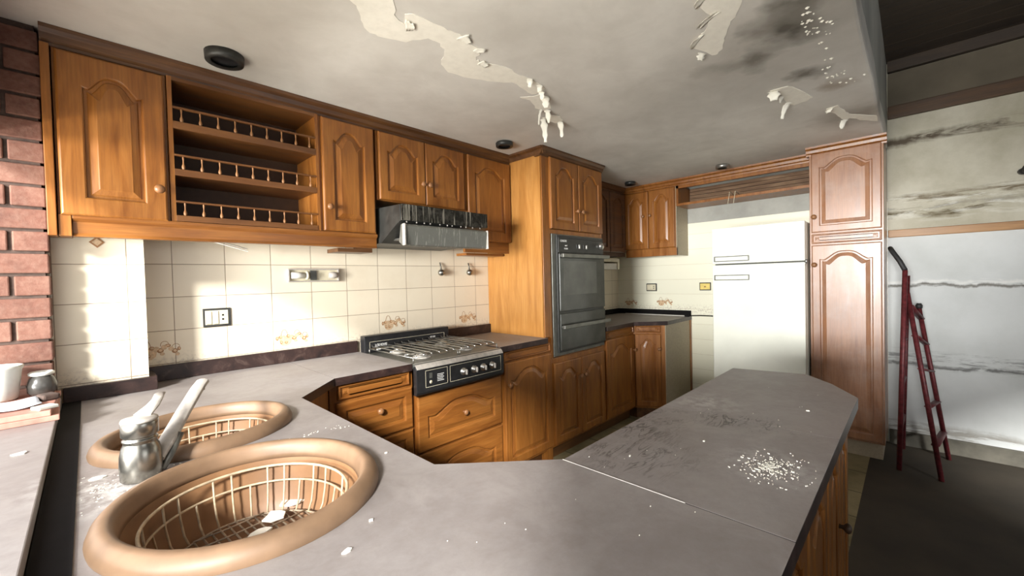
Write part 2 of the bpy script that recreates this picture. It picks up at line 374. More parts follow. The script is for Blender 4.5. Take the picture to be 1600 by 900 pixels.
def arch_panel(O, U, Wn, w, h, arch=0., t=.02, fr=.055, depth=.007, parent=None, name='door', mat='wood', botfr=None, raised=.004):
    """raised-panel door: O lower-left corner on the carcass face, U across, Wn outward"""
    O, U, Wn = Vector(O), Vector(U), Vector(Wn); Z = Vector((0, 0, 1)); mb = MB(); bm = mb.bm
    NB, NA = 6, 22; bf = botfr or fr
    def outline(d):
        x0, x1, y0, y1 = fr+d, w-fr-d, bf+d, h-fr-arch-d
        pts = [(x0+(x1-x0)*i/NB, y0) for i in range(NB)] + [(x1, y0+(y1-y0)*i/NB) for i in range(NB)]
        for i in range(NA):
            s_ = 1-2*i/NA; k = abs(s_)
            a = 0 if k > .84 else .5+.5*math.cos(pi*(k/.84)**1.55)
            a = a*(1-.0) - (.10*math.sin(pi*(k-.7)/.3)**2 if k > .7 else 0)
            pts.append((x0+(x1-x0)*(s_+1)/2, y1+arch*max(a, -.3)))
        pts += [(x0, y1-(y1-y0)*i/NB) for i in range(NB)]
        return pts
    def rect(d):
        x0, x1, y0, y1 = d, w-d, d, h-d
        pts = [(x0+(x1-x0)*i/NB, y0) for i in range(NB)] + [(x1, y0+(y1-y0)*i/NB) for i in range(NB)]
        pts += [(x0+(x1-x0)*(1-i/NA), y1) for i in range(NA)]
        pts += [(x0, y1-(y1-y0)*i/NB) for i in range(NB)]
        return pts
    def ring(pts, n_): return [bm.verts.new(O+U*p[0]+Z*p[1]+Wn*n_) for p in pts]
    rs = [ring(rect(0), 0), ring(rect(0), t-.006), ring(rect(.003), t-.002), ring(rect(.007), t), ring(outline(-.006), t), ring(outline(-.002), t-.002), ring(outline(0), t-depth-.003),
          ring(outline(.009), t-depth-.003), ring(outline(.012), t-depth), ring(outline(.030), t-raised+.002), ring(outline(.033), t-raised+.0035), ring(outline(.037), t-raised+.0035)]
    for a, b in zip(rs, rs[1:]):
        for i in range(len(a)):
            j = (i+1) % len(a); bm.faces.new((a[i], a[j], b[j], b[i]))
    bm.faces.new(rs[-1]); bm.faces.new(rs[0][::-1])
    return mb.build(name, mat, parent)
KNOB = [(0, 0), (.007, 0), (.006, .006), (.0065, .012), (.012, .016), (.0155, .021), (.0155, .026), (.011, .031), (.004, .0335), (0, .034)]
def knob(p, axis, parent, mat='knob', name='knob', k=1.0, label=None):
    return MB().lathe([(r*k, h*k) for r, h in KNOB], p, 16, axis).build(name, mat, parent, label=label)

# ================================================================== SETTING
ZC = 2.23
fl = struct(MB().box(-1.2, 3.6, -2.2, .2, -.05, 0).build('floor', 'floor'))
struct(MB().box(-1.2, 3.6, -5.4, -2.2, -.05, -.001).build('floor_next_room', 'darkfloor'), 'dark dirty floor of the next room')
# kitchen ceiling slab (dropped), with a slightly wavy free edge
edge = [(-1.25+i*.31, -2.286+.003*math.sin(i*1.7)) for i in range(15)] + [(3.6, -2.285)]
ce = struct(MB().prism([(-1.25, .2)] + edge + [(3.6, .2)], ZC, ZC+.12, 0).build('ceiling', 'ceiling', bevel=.012))
def peel(poly, z=ZC, t=.0016, mat='peel', name='bare_plaster_patch'):
    return MB().prism(poly[::-1], z-t, z+.003).build(name, mat, ce, label='pale patch of bare plaster where the paint peeled away')
P1 = [(-0.216,-1.117),(-0.182,-1.095),(-0.144,-1.044),(-0.102,-1.004),(-0.055,-0.998),(0.040,-1.035),(0.086,-1.114),(0.138,-1.118),(0.187,-1.077),(0.232,-0.995),(0.294,-0.961),(0.374,-0.974),(0.478,-1.020),(0.566,-1.088),(0.644,-1.079),(0.728,-1.069),(0.749,-1.104),(0.726,-1.154),(0.613,-1.171),(0.545,-1.158),(0.450,-1.165),(0.389,-1.142),(0.341,-1.119),(0.309,-1.131),(0.301,-1.165),(0.269,-1.195),(0.216,-1.191),(0.157,-1.216),(0.110,-1.205),(0.041,-1.204),(-0.029,-1.198),(-0.051,-1.177),(-0.024,-1.126),(-0.059,-1.139),(-0.097,-1.190),(-0.16,-1.26),(-.26,-1.32),(-.33,-1.22)]
P2 = [(0.709,-1.006),(0.772,-1.017),(0.866,-0.970),(0.940,-0.984),(0.929,-1.028),(0.829,-1.102),(0.765,-1.103),(0.752,-1.061)]
P3 = [(0.999,-0.906),(1.000,-0.964),(1.053,-0.994),(1.113,-0.970),(1.119,-0.914),(1.064,-0.905)]
P4 = [(0.56,-1.95),(0.626,-1.923),(0.654,-1.900),(0.728,-1.911),(0.816,-1.857),(0.828,-1.834),(0.897,-1.786),(1.010,-1.821),(1.013,-1.844),(0.979,-1.873),(0.914,-1.897),(0.834,-1.942),(0.787,-1.975),(0.65,-2.04)]
P5 = [(1.588,-1.907),(1.591,-1.983),(1.70,-2.02),(1.842,-2.048),(1.875,-2.013),(1.889,-1.957),(1.847,-1.937),(1.689,-1.939)]
P6 = [(2.094,-2.073),(2.075,-2.128),(2.238,-2.148),(2.304,-2.169),(2.442,-2.27),(2.572,-2.27),(2.495,-2.220),(2.376,-2.154),(2.394,-2.129),(2.280,-2.107)]
def ragged(poly, amp=.006):
    out = []; rnd = random.Random(len(poly))
    for i, p in enumerate(poly):
        q = poly[(i+1) % len(poly)]
        for k in range(3): out.append((p[0]+(q[0]-p[0])*k/3+(rnd.uniform(-amp, amp) if k else 0), p[1]+(q[1]-p[1])*k/3+(rnd.uniform(-amp, amp) if k else 0)))
    return out
for P in (P1, P2, P3, P4, P5, P6): peel(ragged(P))
def flake(p0, p1, width, drop, curl=1., name='hanging_paint_flake'):
    """a thin curled tongue of paint: hinged on the ceiling along p0, free end towards p1, hanging by drop"""
    mb = MB(); bm = mb.bm; a = Vector((*p0, ZC-.001)); d = Vector((p1[0]-p0[0], p1[1]-p0[1], 0)); Ln = d.length; d.normalize(); sd = Vector((-d.y, d.x, 0))
    rnd = random.Random(int(1000*(p0[0]+p0[1]*3))); prev = None; K = 8
    for i in range(K+1):
        t = i/K; ang = t*curl*1.7
        x = Ln*(math.sin(ang)/1.7/max(curl, .1) if curl else t); z = -drop*(1-math.cos(t*pi*.5*min(1.3, curl+.4)))
        wv = width*.8*(1-.6*t*t)*(1+rnd.uniform(-.35, .35))
        row = [bm.verts.new(a+d*x+sd*wv*s_+Vector((0, 0, z-(.004*abs(s_)*2)))) for s_ in (-.5, -.18, .15, .5)]
        if prev:
            for k in range(3): f = bm.faces.new((prev[k], prev[k+1], row[k+1], row[k])); f.smooth = True
        prev = row
    o = mb.build(name, 'flake', ce, label='curled white paint flake hanging from the ceiling')
    so = o.modifiers.new('thickness', 'SOLIDIFY'); so.thickness = .0008
    return o
for a in (((1.01, -.905), (1.09, -.86), .045, .085, .8), ((1.115, -.945), (1.16, -.93), .04, .055, .9), ((.93, -1.0), (.98, -.975), .04, .04, 1.), ((.90, -.985), (.93, -.93), .02, .05, .8),
          ((.17, -1.215), (.22, -1.20), .055, .005, .5), ((.34, -1.125), (.385, -1.12), .05, .005, .5), ((.27, -1.195), (.29, -1.18), .06, .005, .5), ((.68, -1.16), (.70, -1.14), .04, .018, 1.2), ((.74, -1.12), (.76, -1.11), .035, .022, 1.), ((.60, -1.17), (.63, -1.14), .03, .02, 1.1),
          ((-.02, -1.13), (.01, -1.15), .07, .005, .5), ((.79, -1.10), (.84, -1.07), .05, .03, 1.),
          ((.626, -1.923), (.60, -1.905), .08, .006, .5), ((.75, -1.90), (.725, -1.885), .12, .006, .5), ((.86, -1.82), (.84, -1.80), .10, .006, .5), ((.96, -1.80), (.97, -1.78), .05, .015, 1.),
          ((1.60, -1.92), (1.56, -1.93), .07, .035, 1.2), ((1.82, -1.945), (1.88, -1.89), .035, .05, .8), ((1.70, -1.94), (1.71, -1.92), .04, .02, 1.), ((2.38, -2.13), (2.42, -2.10), .04, .03, 1.), ((2.10, -2.09), (2.08, -2.08), .05, .015, 1.)):
    flake(*a)
# crumbling plaster along the free edge of the ceiling
cr = MB()
for i in range(60):
    x, y = random.gauss(1.06, .12) if i < 34 else random.gauss(1.62, .09), -2.13-abs(random.gauss(0, .055)); y = max(y, -2.262); r = random.uniform(.003, .009)
    cr.lathe([(0, -r*.6), (r, 0), (0, r*.6)], (x, y, ZC-.002), 5, 'z', (1, random.uniform(.5, 1)), random.random()*3, False)
o = cr.build('crumbling_plaster', 'flake', ce); o['kind'] = 'stuff'; o['label'] = 'crumbs of loose white plaster along the ceiling edge'

# back wall (tiled), right wall, left wall
wa = struct(MB().box(-1.25, 3.6, 0, .15, 0, ZC+.1).build('wall_back', 'tileA'))
pier = struct(MB().box(-.945, -.672, -.17, 0, 0, 1.56).build('trim_1', 'tileP'), 'white tiled pier in the corner beside the bricks')
wb = MB().box(3.4, 3.6, -2.285, 0, 0, 1.83).build('wall_right', 'tileB'); struct(wb)
wb2 = struct(MB().box(3.405, 3.6, -2.285, 0, 1.83, ZC+.1).build('wall_right', 'plaster'), 'bare grey plaster strip above the tiles')
fw = struct(MB().box(3.4, 3.6, -5.4, -2.285, 0, 3.0).build('wall_far', 'farwall'), 'mouldy off-white wall of the next room')
struct(MB().box(3.372, 3.4, -5.2, -2.29, 0, .105).build('baseboard_right', 'dirtybase', bevel=.004))
for i, (z0, z1, d, mt, lb) in enumerate(((1.557, 1.612, .03, 'beamwood', 'light wooden strip across the far wall'), (2.44, 2.53, .035, 'darkwood', 'upper wooden beam on the far wall'), (2.78, 2.86, .05, 'boards', 'dark beam under the board ceiling'), (2.531, 2.779, .006, 'shadeband', 'brown band between the upper beams, shade put into its colour'))):  # upper beam and band carry darker colours for the weak light up there
    struct(MB().box(3.4-d, 3.4, -5.2, -2.29, z0, z1).build('trim_%d' % (i+2), mt, bevel=.004), lb)
# soffit face between the low and the high ceiling, high board ceiling
struct(MB().box(-1.25, 3.6, -2.284, -2.20, ZC+.1, 3.0).build('wall_soffit', 'plaster'), 'plastered drop between low and high ceiling')
bd = MB()
for i in range(34): bd.box(-1.3+i*.145, -1.3+i*.145+.138, -5.4, -2.2, 2.86, 2.90)
bd.box(-1.3, 3.6, -5.4, -2.2, 2.89, 2.98)
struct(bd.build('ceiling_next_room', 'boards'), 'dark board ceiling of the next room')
# next room: unseen back wall, opened to let in sky fill light, and left wall
b_ = MB(); b_.box(-1.25, 3.6, -5.4, -5.2, 0, .75); b_.box(-1.25, 3.6, -5.4, -5.2, 2.0, 3.0); b_.box(-1.25, -.3, -5.4, -5.2, .75, 2.0); b_.box(1.6, 3.6, -5.4, -5.2, .75, 2.0)
struct(b_.build('wall_behind', 'plaster'))
struct(MB().box(-1.25, -1.18, -5.2, -2.75, 0, 3.0).build('wall_left_rear', 'plaster'))
# brick jamb and bricks of the left wall
br = MB(); z = 0.; k = 0; rnd = random.Random(3)
mo = MB().box(-1.185, -.937, -.243, 0, 0, ZC)
while z < ZC-.02:
    z1 = min(z+.0665, ZC-.001); j = rnd.uniform(-.003, .003)
    cuts = [-.928+j, -1.018, -1.19] if k % 2 else [-.928+j, -1.125, -1.19]
    for a, b in zip(cuts, cuts[1:]): br.box(b+.010, a, -.252+rnd.uniform(-.002, .002), -.02, z, z1)
    z += .0765; k += 1
wl = struct(br.build('wall_left', 'brick', bevel=.004), 'red brick jamb of the opening')
mo.build('mortar', 'mortar', wl)
# low wall and sill of the opening, lintel
lw = struct(MB().box(-1.18, -.93, -2.75, -.252, 0, .905).build('wall_left_low', 'brick'))
win = empty('window_1', (-1.05, -1.4, .905), 'dusty grey sill of the wide opening on the left', None, kind='structure')
MB().box(-1.22, -.914, -2.75, -.254, .906, .935).build('window_sill', ['counter'], win, bevel=.002)
MB().box(-1.18, -1.07, -2.75, -.254, 1.83, ZC).build('lintel', 'brick', win)
# unseen terrace outside the opening, made pale to bounce sunlight indoors
struct(MB().box(-9, -1.21, -6, 2, -.06, -.01).build('unseen_bounce_terrace', 'peel'))

# ---- fruit-basket pictures fired on some tiles
def motif(u, z, plane, s=1.0, mat2=('tan', 'orange'), parent=None, cut=None):
    mb = MB(); bm = mb.bm
    if plane == 'A': T = lambda a, b, n: Vector((u+a*s, -n, z+b*s))
    elif plane == 'P': T = lambda a, b, n: Vector((u+a*s, -.17-n, z+b*s))
    else: T = lambda a, b, n: Vector((3.4-n, u-a*s, z+b*s))
    def disc(cx, cz, rx, rz, n_, mi, k=14, ph=0):
        vs = [bm.verts.new(T(cx+rx*math.cos(2*pi*i/k+ph), cz+rz*math.sin(2*pi*i/k+ph), n_)) for i in range(k)]; vb = [bm.verts.new(T(cx+rx*math.cos(2*pi*i/k+ph), cz+rz*math.sin(2*pi*i/k+ph), 0)) for i in range(k)]
        f = bm.faces.new(vs); f.material_index = mi
        for i in range(k): f = bm.faces.new((vb[i], vb[(i+1) % k], vs[(i+1) % k], vs[i])); f.material_index = mi
    def arc(cx, cz, rx, rz, a0, a1, w, mi, k=14):
        o_ = [T(cx+(rx+w)*math.cos(a0+(a1-a0)*i/k), cz+(rz+w)*math.sin(a0+(a1-a0)*i/k), .0012) for i in range(k+1)]; i_ = [T(cx+rx*math.cos(a0+(a1-a0)*i/k), cz+rz*math.sin(a0+(a1-a0)*i/k), .0012) for i in range(k+1)]
        ov = [bm.verts.new(p) for p in o_]; iv = [bm.verts.new(p) for p in i_]
        for i in range(k): f = bm.faces.new((ov[i], ov[i+1], iv[i+1], iv[i])); f.material_index = mi
    arc(-.038, .012, .014, .036, 0, pi, .0022, 1)
    vs = [bm.verts.new(T(a, b, .0006)) for a, b in ((-.066, .012), (-.055, -.022), (-.045, -.03), (-.022, -.03), (-.008, -.018), (-.002, .010), (-.03, .016))]; bm.faces.new(vs)
    for (cx, cz, rx, rz, mi) in ((-.07, .008, .006, .010, 1), (-.055, .014, .009, .007, 1), (-.040, .015, .009, .007, 0), (-.02, .016, .009, .008, 1), (-.006, .014, .009, .008, 0), (.006, .004, .011, .010, 1),
                                 (.018, .016, .010, .010, 0), (.030, .022, .010, .007, 1), (.040, .008, .009, .009, 0), (.052, -.002, .010, .010, 1), (.060, -.016, .008, .007, 0), (.066, .006, .006, .008, 1), (-.052, -.012, .006, .008, 1), (-.03, -.014, .007, .007, 1), (.012, -.010, .008, .007, 0)):
        disc(cx, cz, rx, rz, .0011 if mi else .0014, mi)
        disc(cx+.001, cz+.001, rx*.55, rz*.55, .0018, 0, 10)
    for (cx, cz) in ((.020, .026), (.056, .012)): arc(cx, cz, .012, .014, .2, pi*1.1, .0018, 1)
    return mb.build('fruit_basket_picture', ['tan', 'orange'], parent, label='tan and orange fruit basket picture on the tiles')
for u, z, s in ((-.068, 1.022, 1.1), (.545, 1.045, 1.15), (1.165, 1.03, 1.1), (-.625, 1.03, 1.1)): motif(u, z, 'A', s, parent=wa)
motif(-.545, 1.03, 'B', 1.15, parent=wb)
motif(-.16, 1.02, 'B', 1.0, parent=wb)
dm = MB(); dz = 1.497
dm.extr([(-.805+.0, dz-.022), (-.784, dz), (-.805, dz+.022), (-.828, dz)], 'y', -.1715, -.17).build('diamond_picture', 'orange', pier, label='small brown diamond on the tile')
dm = MB(); dm.extr([(-.805, dz-.014), (-.792, dz), (-.805, dz+.014), (-.820, dz)], 'y', -.1722, -.1715).build('diamond_centre', 'tan', pier)

# ================================================================== WORKTOPS
TH = .036
def ell(cx, cy, a, b, rot, n=48): return [(cx+a*math.cos(t)*math.cos(rot)-b*math.sin(t)*math.sin(rot), cy+a*math.cos(t)*math.sin(rot)+b*math.sin(t)*math.cos(rot)) for t in [2*pi*i/n for i in range(n)]]
SINKS = [(-.622, -1.482, .232, .242, .1), (-.622, -.966, .230, .208, .2)]
wt = MB().prism([(-.912, -.172), (-.912, -2.288), (-.0945, -2.288), (-.0945, -1.84), (-.303, -1.64), (-.303, -.81), (-.0955, -.60), (-.0955, -.002), (-.670, -.002), (-.670, -.172)], .9-TH, .9, 1).build('worktop', ['counter', 'marble'])
cb_ = MB()
for (cx, cy, a, b, r_) in SINKS: cb_.prism(ell(cx, cy, a-.03, b-.03, r_), .8, 1.0)
bake(wt, cb_.build('cutter', 'marble'))
tag(wt, 'grey dusty corner worktop holding the two round sinks', 'worktop')
tag(MB().prism([(-.0935, -.002), (-.0935, -.60), (.296, -.60), (.296, -.002)], .9-TH, .9, 1).build('worktop', ['counter', 'marble'], bevel=.0015), 'grey worktop piece left of the black hob, with brown mottled front edge', 'worktop')
tag(MB().prism([(.918, -.002), (.918, -.60), (1.381, -.60), (1.381, -.002)], .9-TH, .9, 1).build('worktop', ['counter', 'marble'], bevel=.0015), 'grey worktop piece between the hob and the tall oven cabinet', 'worktop')
tag(MB().prism([(2.142, -.002), (2.142, -.607), (2.60, -.607), (2.825, -.822), (3.398, -.822), (3.398, -.002)], .9-TH, .9, 1).build('worktop', ['counter', 'marble'], bevel=.0015), 'grey worktop in the far corner beyond the oven, with cut-off front corner', 'worktop')
tag(MB().prism([(-.0920, -1.843), (-.0920, -2.288), (.4385, -2.288), (.4385, -1.8465)], .9-TH, .9, 1).build('worktop', ['counter', 'marble'], bevel=.0012), 'scuffed grey peninsula slab beyond the pale seam, with white debris on it', 'worktop')
tag(MB().prism([(.4390, -1.8465), (.4390, -2.288), (.90, -2.290), (1.06, -2.205), (1.18, -2.11), (1.13, -1.85)], .9-TH, .9, 1).build('worktop', ['counter', 'marble'], bevel=.0012), 'far end slab of the peninsula with angled corner, pointing at the fridge', 'worktop')
tag(MB().box(-.0938, -.0926, -2.12, -1.843, .888, .9008).build('joint_strip', 'white'), 'pale metal joint strip across the peninsula worktop', 'strip')
# upstands
def upstand(b, label, mt='marble'): return tag(b.build('worktop_upstand', mt, bevel=.002), label, 'upstand')
upstand(MB().box(-.668, .286, -.020, -.001, .9005, .968), 'dark brown upstand along the tiles left of the hob')
upstand(MB().box(.912, 1.381, -.020, -.001, .9005, .968), 'dark brown upstand right of the hob, ending at the oven cabinet')
upstand(MB().prism([(-.911, -.192), (-.648, -.192), (-.648, -.024), (-.671, -.024), (-.671, -.172), (-.911, -.172)], .9005, .955), 'dark brown upstand wrapped round the foot of the tiled pier')
upstand(MB().prism([(2.143, -.002), (2.143, -.020), (3.38, -.020), (3.38, -.818), (3.398, -.818), (3.398, -.002)], .9005, .955), 'black upstand in the far corner behind the worktop', 'blackedge_shadow')
tag(MB().box(-.9135, -.866, -2.28, -.195, .9003, .9035).build('sill_shadow', 'blackedge_shadow'), 'nearly black painted sill shadow between the left sill and the sinks', 'strip')  # flat black strip stands in for the shadow cast by the sill
tag(MB().box(3.33, 3.352, -.80, -.12, .9008, .9088).build('white_strip', 'white', bevel=.002), 'white strip lying on the far corner worktop', 'strip')  # plain white bar laid along the far corner worktop
o = MB(); o.tube([(3.30, -.80, .909), (3.33, -.93, .914), (3.35, -1.04, .912)], .005, 6); o.box(3.29, 3.32, -.835, -.79, .9008, .917)
tag(o.build('metal_rod', 'blackedge_shadow'), 'thin dark rod sticking out past the end of the far worktop', 'rod')

# ================================================================== BASE CABINETS
def cab(name, loc, label, group=None): return empty(name, loc, label, 'cabinet', group)
XF, YF = 1, -.57
AU, AW = (1, 0, 0), (0, -1, 0)   # wall A: across, outward
# inner fronts of the sink run (dark, seen at a slant)
c = cab('sink_cabinet', (-.6, -1.2, 0), 'dark base cabinet under the two sinks, below the worktop corner')
MB().prism([(-.905, -.20), (-.905, -2.26), (-.12, -2.26), (-.12, -1.87), (-.333, -1.655), (-.333, -.80), (-.12, -.585), (-.12, -.57), (-.14, -.57), (-.353, -.79), (-.353, -1.665), (-.14, -1.88), (-.14, -2.24), (-.885, -2.24), (-.885, -.20)], .02, .862).build('carcass', 'wood', c)
# drawer unit left of the hob
c = cab('drawer_cabinet', (.10, -.3, 0), 'brown drawer cabinet left of the hob, with knobs on its drawers')
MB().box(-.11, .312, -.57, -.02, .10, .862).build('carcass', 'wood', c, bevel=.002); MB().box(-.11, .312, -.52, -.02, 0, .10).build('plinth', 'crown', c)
arch_panel((-.075, -.57, .792), AU, AW, .365, .068, 0, .016, .014, .005, c, 'false_front', 'woodx', raised=.006)
for z0, z1, kz in ((.575, .782, .705), (.36, .565, .47), (.115, .35, .235)):
    d = arch_panel((-.085, -.57, z0), AU, AW, .385, z1-z0, 0, .02, .045, .007, c, 'drawer', 'woodx'); knob((.112, -.589, kz), '-y', d)
# cabinet below the hob: two deep drawers with arched panels
c = cab('pan_drawer_cabinet', (.62, -.3, 0), 'brown cabinet under the hob with two deep arched drawers')
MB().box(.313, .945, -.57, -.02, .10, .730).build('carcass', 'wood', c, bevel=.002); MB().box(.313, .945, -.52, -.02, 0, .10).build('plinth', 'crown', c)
for z0, z1, kz in ((.425, .722, .572), (.115, .415, .26)):
    d = arch_panel((.328, -.57, z0), AU, AW, .604, z1-z0, .055, .02, .065, .007, c, 'drawer', 'woodx'); knob((.628, -.589, kz), '-y', d)
# cabinet right of the hob
c = cab('base_cabinet', (1.17, -.3, 0), 'base cabinet with arched door between hob and oven cabinet')
MB().box(.947, 1.380, -.57, -.02, .10, .862).build('carcass', 'wood', c, bevel=.002); MB().box(.947, 1.380, -.52, -.02, 0, .10).build('plinth', 'crown', c)
arch_panel((.965, -.57, .798), AU, AW, .462, .062, 0, .016, .014, .005, c, 'false_front', 'woodx', raised=.006)
d = arch_panel((.962, -.57, .12), AU, AW, .468, .668, .06, .02, .058, .007, c, 'door'); knob((.992, -.589, .648), '-y', d)
# tall oven cabinet
c = cab('oven_cabinet', (1.78, -.3, 0), 'tall orange-brown cabinet housing the built-in oven')
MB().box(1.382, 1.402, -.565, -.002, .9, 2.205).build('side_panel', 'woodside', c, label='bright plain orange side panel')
MB().box(1.403, 2.14, -.56, -.002, .74, 2.205).build('carcass', 'wood', c)
MB().box(1.447, 2.14, -.57, -.02, .10, .74).build('lower_carcass', 'wood', c, bevel=.002); MB().box(1.447, 2.14, -.52, -.02, 0, .10).build('plinth', 'crown', c)
MB().box(1.382, 1.446, -.57, -.02, 0, .862).build('base_stile', 'wood', c, bevel=.001)
f_ = MB(); f_.box(1.382, 1.462, -.575, -.56, .901, 2.205); f_.box(1.447, 1.462, -.575, -.56, .74, .9005); f_.box(2.125, 2.14, -.575, -.56, .74, 2.205); f_.box(1.462, 2.125, -.575, -.56, 2.175, 2.205); f_.box(1.462, 2.125, -.575, -.56, 1.635, 1.665)
f_.build('face_frame', 'wood', c, bevel=.0015)
for x0, kx in ((1.457, 1.757), (1.798, 1.820)):
    d = arch_panel((x0, -.575, 1.668), AU, AW, .332, .505, .055, .02, .058, .007, c, 'door'); knob((kx, -.594, 1.815), '-y', d)
for x0, kx in ((1.463, 1.765), (1.798, 1.820)):
    d = arch_panel((x0, -.57, .12), AU, AW, .330, .585, .05, .02, .055, .007, c, 'door'); knob((kx, -.589, .568), '-y', d)
# base cabinet after the oven + diagonal corner cabinet
c = cab('base_cabinet', (2.4, -.3, 0), 'base cabinet with narrow arched door right of the built-in oven')
MB().box(2.142, 2.655, -.57, -.02, .10, .862).build('carcass', 'wood', c, bevel=.002); MB().box(2.142, 2.655, -.52, -.02, 0, .10).build('plinth', 'crown', c)
arch_panel((2.165, -.57, .798), AU, AW, .47, .062, 0, .016, .014, .005, c, 'false_front', 'woodx', raised=.006)
d = arch_panel((2.162, -.57, .12), AU, AW, .476, .665, .06, .02, .06, .007, c, 'door'); knob((2.615, -.589, .645), '-y', d)
c = cab('corner_cabinet', (3.0, -.5, 0), 'low corner cabinet with diagonal door and bare beige end panel')
MB().prism([(2.66, -.571), (2.80, -.806), (3.398, -.806), (3.398, -.03), (2.66, -.03)], .10, .862).build('carcass', 'wood', c)
MB().prism([(2.70, -.571), (2.83, -.78), (3.37, -.78), (3.37, -.03), (2.70, -.03)], 0, .10).build('plinth', 'crown', c)
MB().box(2.802, 3.365, -.812, -.806, .02, .862).build('end_panel', 'beige', c, label='pale beige end panel')
MB().box(3.366, 3.398, -.820, -.806, .02, .862).build('end_strip', 'wood', c)
dd = Vector((2.80-2.66, -.806+.571, 0)); Ld = dd.length; dd.normalize(); nn = Vector((dd.y, -dd.x, 0))
o0 = Vector((2.66, -.571, 0))+dd*.012
arch_panel(o0+Vector((0, 0, .798)), dd, nn, Ld-.05, .062, 0, .016, .012, .005, c, 'false_front', 'woodx', raised=.006)
d = arch_panel(o0+Vector((0, 0, .12)), dd, nn, Ld-.05, .665, .045, .02, .05, .007, c, 'door'); knob(o0+dd*(Ld-.068)+nn*.019+Vector((0, 0, .65)), nn, d)
# peninsula cabinets (doors on the outer side)
c = cab('peninsula_cabinet', (.3, -2.06, 0), 'brown cabinet under the peninsula, doors facing the dark room')
MB().prism([(-.118, -1.88), (-.118, -2.245), (.88, -2.245), (1.12, -2.08), (1.08, -1.88)], .10, .862).build('carcass', 'wood', c, bevel=.002)
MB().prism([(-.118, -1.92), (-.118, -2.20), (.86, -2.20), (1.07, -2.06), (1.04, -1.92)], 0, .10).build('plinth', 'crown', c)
for x0, kx in ((-.10, .14), (.17, .41), (.44, .66), (.66, .68)):
    d = arch_panel((x0, -2.245, .13), AU, AW, .255 if x0 < .4 else .215, .70, .04, .02, .045, .007, c, 'door'); 
    if kx == .66: knob((.640, -2.264, .585), '-y', d, 'darkwood', k=.9, label='dark wooden knob')

# ================================================================== WALL CABINETS, BACK WALL
YU = -.262
c = cab('wall_cabinet', (-.745, -.13, 1.5), 'large wall cabinet by the brick jamb, its door beside the open shelves')
MB().box(-.900, -.592, YU, -.172, 1.585, 2.17).build('carcass', 'wood', c, bevel=.0015)
MB().box(-.926, -.903, YU-.02, -.172, 1.508, 2.17).build('filler_strip', 'wood', c, bevel=.002); MB().box(-.900, -.868, YU-.012, -.172, 1.508, 1.584).build('foot_block', 'wood', c, bevel=.002)
d = arch_panel((-.893, YU, 1.582), AU, AW, .292, .578, .05, .022, .068, .008, c, 'door'); knob((-.627, YU-.021, 1.702), '-y', d, k=1.1)
# open shelf unit
c = empty('open_shelf_unit', (-.295, -.13, 1.585), 'open brown wall shelf unit with three galleried shelves', 'shelf unit')
for x0 in (-.590, -.018): MB().box(x0, x0+.016, YU-.01, -.003, 1.585, 2.17).build('side_panel', 'wood', c, bevel=.001)
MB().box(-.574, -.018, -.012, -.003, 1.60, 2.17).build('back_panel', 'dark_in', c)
MB().box(-.574, -.018, YU-.01, -.012, 2.155, 2.17).build('top_panel', 'shelfwood', c)
for zt, zb in ((1.992, 1.962), (1.799, 1.772), (1.610, 1.586)):
    yf = YU-.012
    sh = MB().box(-.574, -.018, yf+.004, -.012, zb+.005, zt-.002).box(-.574, -.018, yf, yf+.016, zb, zt).build('shelf', 'shelfwood', c, bevel=.001)
    rl = MB().box(-.574, -.018, yf-.001, yf+.013, zt+.052, zt+.060).build('gallery_rail', 'shelfwood', c, bevel=.0015)
    for i in range(9):
        x = -.545+i*.0625
        MB().lathe([(.0030, 0), (.0055, .004), (.0065, .010), (.0050, .017), (.0028, .022), (.0022, .034), (.0036, .046), (.0030, .053)], (x, yf+.006, zt), 8).build('spindle', 'spindle', sh)
# narrow cabinet
c = cab('wall_cabinet', (.15, -.13, 1.5), 'narrow wall cabinet between the open shelves and the hood')
MB().box(0, .302, YU, -.003, 1.585, 2.17).build('carcass', 'wood', c, bevel=.0015)
d = arch_panel((.012, YU, 1.588), AU, AW, .280, .575, .05, .022, .06, .008, c, 'door'); knob((.035, YU-.021, 1.707), '-y', d)
# light valance under both
o = MB().extr([(YU+.035, 1.584), (YU-.012, 1.584), (YU-.012, 1.572), (YU+.000, 1.560), (YU+.002, 1.520), (YU-.004, 1.508), (YU+.035, 1.508)], 'x', -.866, .303)
tag(o.build('light_valance', 'woodx', bevel=.001), 'long brown rail under the left wall cabinets', 'rail')
o = MB().box(.10, .296, -.22, -.08, 1.486, 1.506); o.box(.20, .296, -.22, -.19, 1.506, 1.5838)
tag(o.build('bottom_board', 'crown'), 'dark board end hanging under the rail left of the hood', 'board')
# cabinet above the hood
c = cab('wall_cabinet', (.63, -.13, 1.775), 'two-door wall cabinet directly above the cooker hood')
MB().box(.312, .945, YU, -.003, 1.78, 2.17).build('carcass', 'wood', c, bevel=.0015)
for x0, kx in ((.322, .603), (.630, .650)):
    d = arch_panel((x0, YU, 1.784), AU, AW, .303, .380, .05, .022, .055, .008, c, 'door'); knob((kx-.004, YU-.021, 1.903), '-y', d)
# right cabinet
c = cab('wall_cabinet', (1.17, -.13, 1.5), 'wall cabinet with wide door between hood and tall oven cabinet')
MB().box(.950, 1.380, YU, -.003, 1.585, 2.17).build('carcass', 'wood', c, bevel=.0015)
arch_panel((.965, YU, 1.588), AU, AW, .405, .575, .05, .022, .065, .008, c, 'door')
MB().box(.955, 1.380, YU+.02, YU+.04, 1.508, 1.584).box(1.0, 1.36, -.2, -.09, 1.49, 1.507).build('bottom_rail', 'woodx', c, bevel=.001)
